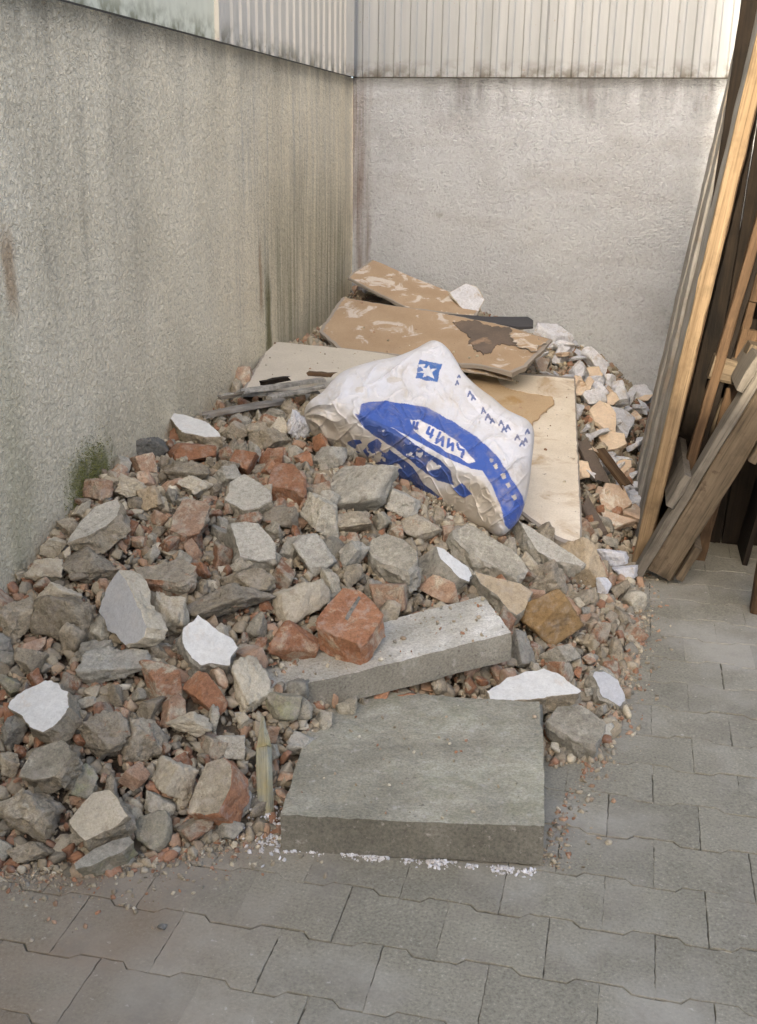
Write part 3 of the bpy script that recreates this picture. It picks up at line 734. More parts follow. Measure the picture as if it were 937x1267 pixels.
CH(CF, 'long leaf-shaped grey slab fragment with a rusty end near the wall', 'rubble chunk', [(145,616),(149,625),(147,637),(132,650),(107,665),(82,672),(85,665),(100,645),(117,627)], (-.12,-.42,.9), .05, 'paleconcrete', 'mortar', 111, .06, rough=.006, under=.97, shift=(.014,-.008,0))
CH(CF, 'upper of the two pale concrete blocks in the heap\'s middle', 'rubble chunk', [(302,586),(315,592),(335,607),(336,620),(320,629),(300,631),(277,619),(283,610),(284,596)], (0,-.52,.86), .07, 'paleconcrete', 'concrete', 112, .06, rough=.006, under=1.0, shift=(-.01,-.012,0))
CH(CF, 'lower of the two pale concrete blocks in the heap\'s middle', 'rubble chunk', [(285,647),(305,645),(320,647),(332,660),(342,675),(342,692),(320,694),(297,689),(292,672)], (.18,-.5,.86), .07, 'paleconcrete', 'slate', 113, .06, rough=.006, under=1.02, shift=(-.02,-.012,0))
CH(CF, 'rounded flat topped concrete piece beside the white faced wedge', 'rubble chunk', [(460,667),(477,660),(500,667),(517,682),(517,695),(505,706),(480,700),(460,690),(455,680)], (0,-.40,.92), .075, 'concrete', 'slate', 114, .06, rough=.006, under=1.0, shift=(0,-.014,0))
CH(CF, 'oval concrete disc fragment under the lower tip of the sack', 'rubble chunk', [(577,647),(590,652),(610,665),(635,680),(650,697),(654,706),(640,714),(622,707),(600,695),(582,680),(567,665),(565,655)], (.32,-.38,.87), .05, 'concrete', 'slate', 115, .075, rough=.006, under=1.0, shift=(-.016,-.01,0))
CH(CF, 'tan flaky fragment tucked under the oval concrete disc', 'rubble chunk', [(587,706),(605,712),(645,722),(660,732),(650,755),(640,761),(632,757),(615,737),(595,722)], (.36,-.45,.82), .045, 'tan', 'slate', 116, .05, rough=.006, under=.95)
CH(CF, 'pointed grey slate-like slab at the foot of the white board', 'rubble chunk', [(640,643),(657,653),(680,667),(725,697),(720,701),(690,695),(665,682),(652,662)], (.18,-.42,.88), .04, 'paleconcrete', 'slate', 117, .085, rough=.006, under=.98, shift=(-.01,-.008,0))
CH(CF, 'grey concrete chunk against the right side of the front slab', 'rubble chunk', [(690,874),(720,872),(750,893),(751,905),(737,923),(710,916),(690,902),(677,892)], (.10,-.30,.94), .07, 'concrete', 'slate', 118, .06, rough=.006, under=.95)
CH(CF, 'grey fractured concrete piece just below the white chunk at the photo\'s left', 'rubble chunk', [(77,915),(86,922),(89,937),(67,960),(42,965),(22,962),(32,942),(42,927)], (-.08,-.58,.8), .05, 'concrete', 'mortar', 119, .06, under=.95, rough=.008)
CH(CF, 'flat grey sliver of stone on the pavers at the heap\'s foot', 'rubble chunk', [(160,1035),(165,1042),(150,1055),(112,1072),(92,1077),(91,1069),(117,1050),(140,1040)], (0,-.45,.88), .035, 'slate', 'greenstone', 120, .035, under=.97)
CH(BF, 'red half brick with a slot, lying on the slanted beam', 'brick', [(424,727),(447,731),(462,745),(474,760),(460,785),(445,796),(437,795),(412,785),(391,775),(392,764),(407,746)], (0,-.38,.92), .060, 'brick', 'brick', 121, .095, under=1.0, shift=(0,-.01,0), rough=.003)
hb = bpy.data.objects['brick']
hb_n = unit((0, -.38, .92)); hb_p = hit(*np.array([(424,727),(447,731),(462,745),(474,760),(460,785),(445,796),(437,795),(412,785),(391,775),(392,764),(407,746)], float).mean(0))+hb_n*(.095+.022+.0008)
sv = np.array([at_plane(x, y, hb_p, hb_n) for x, y in ((444,737),(447,739),(433,763),(430,768),(427,765),(430,758))])
sV, sF, sM, _ = chunk_mesh('slot', sv, hb_n, .002, 5, rough=.0006, M_=40, edge=.0006)
link('slot', new_mesh('slot', sV-np.array(hb.location), sF), M['darkstone'], hb)  # dark inlay laid on the face, standing in for the recess's shade
CH(BF, 'grey topped brick with orange edges at the front beside the wooden stake', 'brick', [(255,945),(277,937),(287,946),(287,970),(280,987),(271,1006),(252,1010),(232,1006),(234,992),(245,967)], (-.12,-.62,.77), .06, 'mortar', 'brick', 122, .065, under=1.0, shift=(.014,0,0), rough=.003)
CH(BF, 'dusty pinkish broken brick left of the two pale concrete blocks', 'brick', [(227,617),(255,620),(260,625),(252,650),(246,660),(225,664),(210,657),(215,637)], (.10,-.48,.87), .08, 'palebrick', 'brickmortar', 123, .075, rough=.006, under=1.15, shift=(-.02,-.012,0))
CH(BF, 'orange brick piece right of the upper pale concrete block', 'brick', [(342,570),(365,575),(377,592),(375,610),(355,605),(332,600),(335,585)], (.05,-.42,.9), .075, 'brick', 'brick', 124, .07, under=1.0, shift=(0,-.012,0))
CH(BF, 'flat brick bedded in grey mortar above the bluish white shard', 'brick', [(165,702),(190,700),(225,690),(243,700),(240,712),(218,722),(195,718),(175,716)], (.05,-.40,.9), .05, 'mortarbrick', 'brickmortar', 125, .06, rough=.006, under=.98)

# ------------------------------------------------------------------ irregular lumps
LP = [
 ('brick', 'long orange brick piece just below the white shard on the crest', 'brick', (205,547,270,573), 'brick'),
 ('brick', 'small orange brick piece touching the upper end of the tilted orange brick', 'brick', (318,553,352,582), 'brick'),
 ('brick', 'reddish brick bit behind the upper pale concrete block', 'brick', (284,556,320,592), 'brick'),
 ('brick', 'pitted red brick lump left of the slotted half brick', 'brick', (332,767,397,822), 'brick'),
 ('brick', 'dark red brick lump under the white chunk with the rust spot', 'brick', (225,830,282,888), 'brick'),
 ('brick', 'orange brown brick with mortar under the bluish white shard', 'brick', (172,816,228,870), 'brickmortar'),
 ('brick', 'greyish red brick lump behind the slotted half brick', 'brick', (456,722,505,764), 'palebrick'),
 ('brick', 'long pinkish brick piece just above the slanted beam', 'brick', (517,711,568,749), 'palebrick'),
 ('stone', 'large ochre brown stone at the heap\'s right side', 'stone', (640,728,723,800), 'ochre'),
 ('concrete_lump', 'pale pitted concrete lump right of the lower pale concrete block', 'rubble chunk', (360,660,417,714), 'paleconcrete'),
 ('concrete_lump', 'grey egg-shaped lump touching the rounded flat topped piece', 'rubble chunk', (419,668,458,712), 'slate'),
 ('concrete_lump', 'tall pale lump under the tilted orange brick', 'rubble chunk', (370,608,421,672), 'concrete'),
 ('concrete_lump', 'whitish lump with an ochre hollow left of the slotted half brick', 'rubble chunk', (337,716,409,772), 'cream'),
 ('mortar_lump', 'big pale mortar lump left of the bluish white shard', 'rubble chunk', (38,734,124,797), 'mortar'),
 ('mortar_lump', 'whitish mortar block resting on the big pale lump at the left', 'rubble chunk', (44,720,104,756), 'cream'),
 ('mortar_lump', 'long grey mortar slab under the bluish white shard', 'rubble chunk', (100,800,188,850), 'slate'),
 ('mortar_lump', 'flat grey mortar piece left of the long grey mortar slab', 'rubble chunk', (92,790,144,822), 'slate'),
 ('mortar_lump', 'dark knobbly mortar lump below the leaf-shaped slab fragment', 'rubble chunk', (78,676,151,728), 'mortarbrick'),
 ('mortar_lump', 'brick and mortar lump right of the leftmost white chunk', 'rubble chunk', (97,878,166,944), 'mortarbrick'),
 ('mortar_lump', 'pale crusted mortar lump above the rough cream slab fragment', 'rubble chunk', (148,888,206,944), 'mortarbrick'),
 ('mortar_lump', 'broad brownish mortar lump at the heap\'s foot, photo\'s left edge', 'rubble chunk', (0,976,78,1042), 'mortar'),
 ('stone', 'greenish mottled stone right of the rough cream slab fragment', 'stone', (162,1004,213,1054), 'greenstone'),
 ('mortar_lump', 'pale mortar lump left of the grey topped front brick', 'rubble chunk', (186,938,246,990), 'cream'),
 ('plaster_lump', 'white splintered plaster lump at the left end of the beam', 'rubble chunk', (288,812,335,886), 'cream'),
 ('stone', 'flat grey stone hanging over the tip of the wooden stake', 'stone', (324,857,375,891), 'greenstone'),
 ('mortar_lump', 'long knobbly mortar strip with brick under the lower pale block', 'rubble chunk', (222,722,342,768), 'mortarbrick'),
 ('mortar_lump', 'curved mortar flake below the lower pale concrete block', 'rubble chunk', (272,702,342,738), 'mortar'),
 ('plaster_lump', 'whitish angular lump right of the bluish white shard', 'rubble chunk', (186,731,234,794), 'cream'),
 ('concrete_lump', 'large whitish lump with brick traces beneath the sack', 'rubble chunk', (404,575,494,642), 'paleconcrete'),
 ('concrete_lump', 'pale lump with a brick corner in the sack\'s shade', 'rubble chunk', (474,604,522,642), 'paleconcrete'),
 ('concrete_lump', 'flat pale fragment between the sack and the rounded flat topped piece', 'rubble chunk', (488,636,548,672), 'mortarbrick'),
 ('plaster_lump', 'white pebble-like plaster piece above the dusty pinkish brick', 'rubble chunk', (217,588,264,618), 'cream'),
 ('mortar_lump', 'grey mortar lump under the long orange brick piece', 'rubble chunk', (200,570,262,602), 'mortar'),
 ('concrete_lump', 'dark grey lump left of the upper pale concrete block', 'rubble chunk', (261,574,302,606), 'slate'),
 ('mortar_lump', 'pale mortar lump right of the moss on the wall', 'rubble chunk', (144,585,188,622), 'cream'),
 ('mortar_lump', 'beige lump above the tip of the leaf-shaped slab fragment', 'rubble chunk', (168,600,204,636), 'tan'),
 ('mortar_lump', 'red and white mortar lump under the pointed grey slab', 'rubble chunk', (650,692,704,737), 'mortarbrick'),
 ('stone', 'tall tan stone at the lower corner of the white board', 'stone', (694,664,751,734), 'tan'),
 ('concrete_lump', 'grey fragment at the right end of the slanted beam', 'rubble chunk', (632,780,663,829), 'slate'),
 ('concrete_lump', 'bluish grey fragment directly below the ochre stone', 'rubble chunk', (665,795,718,828), 'slate'),
 ('stone', 'smooth grey stone on the pavers right of the front brick', 'stone', (262,1012,304,1044), 'slate'),
 ('stone', 'round whitish pebble stone between the front brick and the stake', 'stone', (284,978,312,1012), 'paleconcrete'),
 ('mortar_lump', 'flat pale piece with an orange end below the upper pale concrete block', 'rubble chunk', (318,624,370,656), 'mortarbrick'),
 ('brick', 'orange brick bit at the lower right of the lower pale block', 'brick', (330,690,366,736), 'brickmortar'),
 ('brick', 'rounded red pebble of brick left of the dark red brick lump', 'brick', (199,860,232,899), 'palebrick'),
 ('stone', 'rounded grey stone below the orange brown brick with mortar', 'stone', (169,863,203,897), 'mortar'),
 ('mortar_lump', 'pale twisted mortar piece under the dark red brick lump', 'rubble chunk', (205,880,264,912), 'cream'),
 ('concrete_lump', 'square pale fragment above the grey topped front brick', 'rubble chunk', (266,908,305,940), 'paleconcrete'),
 ('stone', 'round brownish stone above the leftmost white chunk', 'stone', (20,800,58,842), 'mortar'),
 ('stone', 'mossy grey stone at the photo\'s left edge above the white chunk', 'stone', (0,832,28,864), 'greenstone'),
 ('mortar_lump', 'layered mortar lump at the photo\'s left edge by the wall', 'rubble chunk', (0,738,46,798), 'mortar'),
 ('mortar_lump', 'pale flat mortar stone against the wall left of the knobbly lump', 'rubble chunk', (32,690,82,724), 'cream'),
 ('mortar_lump', 'pale stone against the wall under the leaf-shaped slab\'s lower tip', 'rubble chunk', (49,664,84,692), 'cream'),
 ('mortar_lump', 'pale stone against the wall beside the leaf-shaped slab', 'rubble chunk', (68,640,102,664), 'mortarbrick'),
 ('mortar_lump', 'pinkish stone at the lower edge of the moss patch', 'rubble chunk', (101,591,142,620), 'palebrick'),
 ('mortar_lump', 'small whitish stone in the moss patch above the leaf-shaped slab', 'rubble chunk', (89,618,112,642), 'cream'),
 ('stone', 'grey pebble in the crook of moss and rubble on the wall', 'stone', (140,563,164,584), 'slate'),
 ('brick', 'reddish flake beside the grey pebble near the moss', 'brick', (155,560,196,586), 'palebrick'),
 ('mortar_lump', 'dull brown stone left under the white shard on the crest', 'rubble chunk', (160,540,208,568), 'darkstone'),
 ('mortar_lump', 'tangled pale mortar scrap right of the white shard on the crest', 'rubble chunk', (272,520,312,548), 'mortarbrick'),
 ('mortar_lump', 'pale crumbling mortar ridge below the grey splintered laths', 'rubble chunk', (306,528,362,560), 'mortar'),
 ('brick', 'small bright red brick chip left of the sack', 'brick', (363,557,388,578), 'brick'),
 ('concrete_lump', 'grey lump in front of the sack\'s crumpled end', 'rubble chunk', (384,552,430,584), 'slate'),
 ('concrete_lump', 'pale pebble lump under the large whitish lump', 'rubble chunk', (396,606,422,644), 'paleconcrete'),
 ('concrete_lump', 'long pale lump above the rounded flat topped piece', 'rubble chunk', (406,632,462,664), 'mortar'),
 ('mortar_lump', 'brown grey mortar lump under the grey fractured piece', 'rubble chunk', (84,946,122,992), 'greenstone'),
 ('brick', 'purplish brick lump above the pale mortar lump', 'brick', (147,942,186,980), 'palebrick'),
 ('mortar_lump', 'layered grey mortar edge on the photo\'s left border', 'rubble chunk', (0,884,34,930), 'slate'),
 ('mortar_lump', 'low brown mortar flake on the photo\'s left border above the broad lump', 'rubble chunk', (0,930,28,966), 'mortar'),
 ('mortar_lump', 'flat crumbly mortar plate at the heap\'s foot in the photo\'s corner', 'rubble chunk', (6,1040,68,1066), 'mortar'),
]
for k, (nm, lab, cat, bb, mt) in enumerate(LP):
    lump(nm, lab, cat, bb, mt, 300+k*7, blocky=0.85 if nm == 'brick' else 0.5, rough={'brick': .035, 'stone': .05, 'concrete_lump': .075}.get(nm, .12), ncut=5)

# white plaster rubble towards the end wall, lit from above
GY_ = [
 ('big pale plaster lump behind the dark strip at the end wall', (660,398,714,438), 'gypsum'),
 ('tall bluish plaster lump highest on the slope to the leaning boards', (718,430,753,468), 'gypsum'),
 ('whitish plaster flake beside the flaked end of the brown board', (682,427,708,452), 'gypsum'),
 ('plaster lump behind the upper edge of the white board', (704,446,731,480), 'gypsum'),
 ('round plaster lump above the cream broken block', (722,464,749,486), 'gypsum'),
 ('plaster lump in the middle of the row on the end wall', (753,470,780,502), 'gypsum'),
 ('small plaster lump wedged between two larger ones at the end wall', (747,462,763,484), 'gypsum'),
 ('rightmost plaster lump touching the leaning grey board', (779,475,807,499), 'gypsum'),
 ('low plaster lump right of the white board\'s upper corner', (716,480,751,502), 'gypsum'),
 ('small plaster bit under the rightmost plaster lump', (785,500,801,514), 'gypsum'),
 ('upper plaster bit in the gap along the leaning boards', (787,540,804,566), 'gypsum'),
 ('lower plaster bit in the gap along the leaning boards', (788,566,802,590), 'gypsum'),
 ('white plaster bit right of the pink folded sheet', (781,610,798,626), 'gypsum'),
 ('grey plaster bit under the pink folded sheet', (780,624,797,642), 'gypsum'),
 ('upper white plaster lump beside the tall tan stone', (738,679,780,702), 'gypsum'),
 ('white plaster lump at the foot of the leaning boards', (757,699,792,718), 'gypsum'),
 ('small white plaster lump under the tall tan stone', (736,714,758,740), 'gypsum'),
]
for k, (lab, bb, mt) in enumerate(GY_):
    lump('plaster_lump', lab, 'plaster lump', bb, mt, 900+k*5, rough=0.06, blocky=0.3, ncut=6, level=4, lift=0.5)
CH('foam_block', 'cream broken block on the slope beside the leaning boards', 'broken block', [(742,495),(755,500),(763,511),(762,534),(748,530),(736,520),(729,507)], (.1,-.5,.85), .06, 'wood_cream', 'wood_cream', 961, .06)
CH('plaster_slab', 'bluish white slab fragment right of the cream broken block', 'broken block', [(755,502),(773,506),(787,517),(776,541),(765,528)], (.35,-.4,.85), .05, 'gypsum', 'gypsum', 962, .06)
CH('foam_block', 'cream curved fragment just under the cream broken block', 'broken block', [(738,530),(773,536),(776,549),(763,555),(751,557),(742,543)], (.1,-.45,.9), .05, 'wood_cream', 'pinkboard', 963, .06)
CH('foam_block', 'small cream flap above the pink folded sheet', 'broken block', [(755,565),(782,569),(782,577),(765,592),(759,578)], (.1,-.6,.8), .03, 'wood_cream', 'pinkboard', 964, .06)
CH('folded_sheet', 'pinkish white folded sheet between white board and leaning boards', 'sheet scrap', [(750,597),(772,601),(782,623),(767,634),(744,628),(742,613)], (.2,-.7,.7), .05, 'pinkboard', 'pinkboard', 965, .07)
CH('folded_sheet', 'pink scrap under the folded sheet', 'sheet scrap', [(744,630),(765,636),(788,644),(765,650),(750,650)], (0,-.5,.85), .03, 'pinkboard', 'pinkboard', 966, .05)

# ------------------------------------------------------------------ sheets and laths on top
def sheet(name, label, cat, px, zs, thick, mats, seed, warp=0.006, M_=150, parent=None, edge=0.004, n_over=None, reg=True, under=1.0):
    """board whose plane is fixed by three pixel/height pairs"""
    px = np.array(px, float)
    a, b_, c_ = [at_y(q[0], q[1], -q[2]) if q[2] < 0 else at_z(*q) for q in zs]      # negative third value: distance instead of height
    n = unit(np.cross(b_-a, c_-a)); n = n if n[2] > 0 else -n
    top = np.array([at_plane(x, y, a, n) for x, y in px])
    V, Fs, mi, c = chunk_mesh(name, top, n, thick, seed, rough=0.0012, under=under, M_=M_, edge=edge)
    V = V+n*(warp*fbm(V, 2.6, seed+9))[:, None]
    base = c if parent is None else np.array(parent.location)
    me_ = new_mesh(name, V-base, Fs)
    o = link(name, me_, mats, parent, base if parent is None else (0, 0, 0)); me_.polygons.foreach_set('material_index', mi)
    if parent is None:
        tag(o, label, cat); CUTS.append((top[:, :2], a, n, thick))
        if reg: heroes.append((c, np.linalg.norm(top-c, axis=1).mean()*0.6)); hero_px.append((px, np.dot(c-CAM, FWD)))
    return o, n, c
be = M['board_edge']
s1, _, _ = sheet('board', 'narrow brown flaking board, topmost on the heap by the end wall', 'board', [(430,342),(461,321),(567,365),(593,383),(588,391),(505,382),(465,362)], [(430,342,-5.95), (461,321,-6.2), (588,391,-5.75)], .018, [M['board_flaked'], be], 41)
CH('plaster_slab', 'thin white shard leaning at the right end of the topmost board', 'rubble chunk', [(556,362),(577,350),(590,355),(600,370),(592,385),(588,392),(570,380)], (.1,-.75,.65), .02, 'gypsum', 'cream', 42, .02, at=at_y(578, 370, 5.9))
s2, n2, c2 = sheet('board', 'large brown board across the heap behind the sack', 'board', [(424,367),(460,374),(537,385),(612,400),(684,420),(652,452),(634,460),(597,452),(570,450),(482,437),(420,431),(395,410)], [(424,367,-5.6), (395,410,-5.2), (660,440,-5.15)], .02, [M['board_brown'], be], 43)
sheet('stained_patch', None, None, [(556,396),(600,398),(625,406),(660,418),(652,428),(620,424),(598,440),(588,430),(575,414)], [(424,367,-5.585), (395,410,-5.185), (660,440,-5.135)], .004, [M['dark_board'], M['dark_board']], 44, parent=s2, M_=140, warp=.004, edge=.022)
sheet('flaked_patch', None, None, [(630,410),(658,414),(674,424),(660,434),(640,428)], [(424,367,-5.575), (395,410,-5.175), (660,440,-5.125)], .004, [M['board_flaked'], be], 46, parent=s2, M_=110, warp=.003, edge=.016)
sheet('board_scrap', 'small peeled scrap curling at the brown board\'s lower edge', 'board', [(568,450),(585,440),(592,452),(630,462),(634,470),(600,462),(570,458)], [(568,450,.55), (592,440,.57), (630,466,.50)], .008, [M['board_flaked'], be], 47, M_=70)
s3, _, _ = sheet('board', 'cream board leaning out from the wall left of the sack', 'board', [(335,421),(400,428),(478,438),(520,444),(470,500),(380,494),(299,484)], [(335,421,.64), (478,438,.60), (299,484,.55)], .016, [M['board_cream'], be], 48)
s4, n4, c4 = sheet('board', 'tall white faced board right of the sack with torn brown paper', 'board', [(585,456),(650,461),(712,466),(716,560),(720,640),(720,678),(690,666),(650,640),(600,600),(575,520)], [(612,460,.47), (712,466,.45), (718,670,.20)], .018, [M['board_white'], be], 49)
sheet('torn_paper', None, None, [(575,455),(612,460),(620,476),(640,484),(684,490),(686,500),(662,520),(648,545),(640,560),(625,600),(590,560)], [(612,460,.474), (712,466,.454), (718,670,.204)], .003, [M['paper'], M['paper']], 50, parent=s4, M_=160, warp=.004, edge=.009)
sheet('dark_strip', 'flat black strip lying behind the large brown board', 'strip', [(550,388),(600,392),(654,391),(660,395),(660,404),(640,405),(600,399)], [(550,388,-5.75), (654,391,-5.7), (640,404,-5.55)], .015, [M['black_strip'], M['black_strip']], 51, M_=80, edge=.001)

def stick(name, label, cat, p0, p1, w, t, mat, seed, up=(0, 0, 1), parent=None, taper=(1, 1), jag=0.0, group=None):
    """timber piece from p0 to p1; local z runs along the grain"""
    p0 = np.array(p0, float); p1 = np.array(p1, float); r = np.random.default_rng(seed)
    ez = unit(p1-p0); ex = unit(np.cross(np.array(up, float), ez)); ey = np.cross(ez, ex); L = np.linalg.norm(p1-p0)
    K = max(4, int(L/0.06)); c = min(w, t)*0.12
    prof = np.array([(-w/2+c, -t/2), (w/2-c, -t/2), (w/2, -t/2+c), (w/2, t/2-c), (w/2-c, t/2), (-w/2+c, t/2), (-w/2, t/2-c), (-w/2, -t/2+c)])
    V = []; Fs = []
    for k in range(K+1):
        s = k/K; f = taper[0]*(1-s)+taper[1]*s
        for q in prof:
            j = r.normal(0, 1, 3)*np.array([0.0012, 0.0012, 0.001])
            zj = 0
            if jag and k in (0, K): zj = r.uniform(-jag, jag)
            V.append((q[0]*f+j[0], q[1]*f+j[1], s*L+zj))
    m = len(prof)
    for k in range(K):
        for i in range(m):
            j = (i+1) % m; Fs.append((k*m+i, k*m+j, (k+1)*m+j, (k+1)*m+i))
    Fs.append(tuple(range(m))[::-1]); Fs.append(tuple(range(K*m, K*m+m)))
    me_ = new_mesh(name, V, Fs); o = link(name, me_, M[mat], parent)
    R = np.stack([ex, ey, ez], 1); b0 = np.array(parent.location) if parent is not None else np.zeros(3)
    o.matrix_local = Matrix([[*R[0], p0[0]-b0[0]], [*R[1], p0[1]-b0[1]], [*R[2], p0[2]-b0[2]], [0, 0, 0, 1]])
    if parent is None: tag(o, label, cat, group)
    return o
stick('wooden_lath', 'foremost splintered grey lath with a pale broken end, left of the sack', 'lath', at_z(276,489,.575), at_z(392,484,.56), .034, .014, 'slat_grey', 61, jag=.02)
stick('wooden_lath', 'middle splintered grey lath lying on the cream board', 'lath', at_z(300,484,.60), at_z(398,470,.585), .040, .012, 'slat_grey', 62, jag=.025)
stick('wooden_lath', 'thin grey lath running towards the sack\'s crumpled end', 'lath', at_z(334,492,.585), at_z(402,478,.585), .028, .012, 'slat_grey', 63, jag=.02)
stick('wooden_lath', 'dark mossy lath lying along the wall behind the white shard', 'lath', at_z(252,514,.53), at_z(350,496,.545), .045, .016, 'grey_wood', 64, jag=.02)
stick('wooden_lath', 'pale end of a lath poking out by the wall', 'lath', at_z(272,492,.57), at_z(312,484,.58), .03, .012, 'pallet_grey', 65, jag=.01)
stick('bark_scrap', 'small dark brown splinter on the cream board', 'scrap', at_z(326,474,.60), at_z(354,468,.60), .035, .018, 'dark_wood', 66, jag=.02)
stick('bark_scrap', 'small brown splinter near the sack on the cream board', 'scrap', at_z(384,462,.605), at_z(412,464,.60), .04, .015, 'brown_wood', 67, jag=.02)
stick('plank', 'upper dark bluish plank sticking out beside the white board', 'plank', at_z(720,548,.31), at_z(744,592,.22), .06, .018, 'dark_board', 68, jag=.03)
stick('plank', 'lower dark plank half buried beside the white board', 'plank', at_z(724,622,.21), at_z(746,662,.11), .05, .018, 'dark_board', 69, jag=.03)
stick('plank', 'brown plank end beneath the pink folded sheet', 'plank', at_z(745,560,.30), at_z(775,600,.22), .045, .015, 'brown_wood', 70, jag=.03)
# pointed stake by the front slab
st = empty('wooden_stake', tuple(at_z(329, 1016, .005)))
tag(st, 'yellowish green pointed wooden stake standing beside the front slab', 'stake')
p_lo, p_sh, p_hi = at_z(329, 1016, .004), at_z(326.5, 925, .135), at_z(325, 886, .19)
stick('shaft', None, None, p_lo, p_sh, .034, .020, 'stake', 71, up=(0, 1, .3), parent=st)
stick('point', None, None, p_sh, p_hi, .034, .020, 'stake', 71, up=(0, 1, .3), parent=st, taper=(1, .10))

# ------------------------------------------------------------------ the sack
OUT = np.array([(535,421),(524,426),(513,432),(490,441),(465,446),(440,453),(424,460),(412,470),(400,484),(384,496),(377,508),(379,522),(386,536),(394,547),(412,553),(440,563),(470,579),(500,599),(525,620),(550,637),(575,648),(600,656),(618,663),(630,657),(642,643),(650,622),(655,600),(658,572),(661,545),(660,530),(652,519),(638,512),(625,505),(610,492),(596,482),(582,470),(572,459),(566,448),(556,433),(546,424)], float)
NTH, NRG = 720, 150
def smooth_closed(P, n):
    seg = np.linalg.norm(np.roll(P, -1, 0)-P, axis=1); cum = np.concatenate([[0], np.cumsum(seg)])
    s = np.linspace(0, cum[-1], n, endpoint=False); k = np.searchsorted(cum, s, side='right')-1; f = ((s-cum[k])/seg[k])[:, None]
    m = len(P); p0, p1, p2, p3 = P[(k-1) % m], P[k % m], P[(k+1) % m], P[(k+2) % m]
    return 0.5*((2*p1)+(-p0+p2)*f+(2*p0-5*p1+4*p2-p3)*f**2+(-p0+3*p1-3*p2+p3)*f**3)
ob = smooth_closed(OUT, NTH); oc = np.array([520.0, 540.0])
CREASE = np.array([(360,492),(400,500),(437,513),(470,528),(505,549),(545,570),(580,585),(603,600),(616,622),(622,660),(624,700)], float)
def crease_side(q):
    """signed distance to the crease polyline: >0 above / towards the top face"""
    best = np.full(len(q), 1e9); sg = np.zeros(len(q))
    for a, b_ in zip(CREASE[:-1], CREASE[1:]):
        e = b_-a; L2 = e@e; t = np.clip(((q-a)@e)/L2, 0, 1); d = q-(a+t[:, None]*e); dist = np.linalg.norm(d, axis=1)
        cr = e[0]*d[:, 1]-e[1]*d[:, 0]
        u = dist < best; best[u] = dist[u]; sg[u] = -np.sign(cr[u])
    return best*sg
ringf = 1-(1-np.linspace(0, 1, NRG))**1.35
PX = (oc+(ob[None]-oc)*ringf[:, None, None]).reshape(-1, 2)
def bdist(q):
    best = np.full(len(q), 1e9)
    for a, b_ in zip(ob[::4], np.roll(ob[::4], -1, 0)):
        e = b_-a; t = np.clip(((q-a)@e)/(e@e+1e-9), 0, 1); best = np.minimum(best, np.linalg.norm(q-(a+t[:, None]*e), axis=1))
    return best
PXM = 3.9/FPX                                       # metres per photo pixel at the sack
sd, bd = crease_side(PX), bdist(PX)
Q3 = np.concatenate([PX*PXM, np.zeros((len(PX), 1))], 1)
sdw = sd+5*fbm(Q3, 7, 77)
fall = np.where(sdw > 0, 1.05*sdw, -0.85*sdw)
fall = np.sqrt(fall**2+4.5**2)-4.5
roundw = 26.0
edge_ = np.clip(bd/roundw, 0, 1); rim = 20*(1-np.sqrt(1-(1-edge_)**2+1e-9))
# folds gathered at the open, crumpled end and creases across the body
rad_l = np.hypot(PX[:, 0]-372, PX[:, 1]-515); ang_l = np.arctan2(PX[:, 1]-515, PX[:, 0]-372)
folds = 15.0*np.exp(-(rad_l/46)**2)*(np.abs(np.sin(ang_l*6+0.9*np.sin(rad_l/9)))-.5)
def ridged(Q, sc, seed, pw): return (1-np.clip(np.abs(fbm(Q, sc, seed, 2)), 0, 1))**pw
_rot = np.array([[.8, .6, 0], [-.6, .8, 0], [0, 0, 1]]); _rot2 = np.array([[.5, -.87, 0], [.87, .5, 0], [0, 0, 1]])
wr = 4.0*np.abs(fbm(Q3*np.array([1, 1.8, 1]), 7, 21, 2))+0.7*fbm(Q3, 30, 33, 2)
ridge_f = 7*ridged(Q3@_rot*np.array([.7, 2.2, 1]), 7, 55, 9)+4.5*ridged(Q3@_rot2*np.array([.8, 1.8, 1]), 13, 57, 10)+2.2*ridged(Q3, 28, 59, 8)
damp = np.clip(bd/10, 0, 1)
hpx = fall+rim+(folds-wr*0.5-ridge_f*0.6)*damp      # recession behind the crease, in pixels
t_a, t_b = hit(392, 548), hit(620, 662)
da, db = np.dot(t_a-CAM, FWD), np.dot(t_b-CAM, FWD)
dep0 = da+(db-da)*np.clip((PX[:, 0]-392)/(620-392), -.2, 1.2)-0.10
dirs = FWD+RGT*((PX[:, :1]-CX)/FPX)-UPV*((PX[:, 1:]-CY)/FPX)
depF = dep0+hpx*PXM
VF = CAM+dirs*depF[:, None]
rest = dep0+np.maximum(fall, 0)*PXM
back = rest+(20*PXM)+0.10*np.sqrt(np.clip(bd/roundw, 0, 1))
BR = list(range(0, NRG, 8))+[NRG-1]
idxF = np.arange(NRG*NTH).reshape(NRG, NTH)
Fq = []
a = idxF[1:-1]; b2 = idxF[2:]
quads = np.stack([a, b2, np.roll(b2, -1, 1), np.roll(a, -1, 1)], -1).reshape(-1, 4)
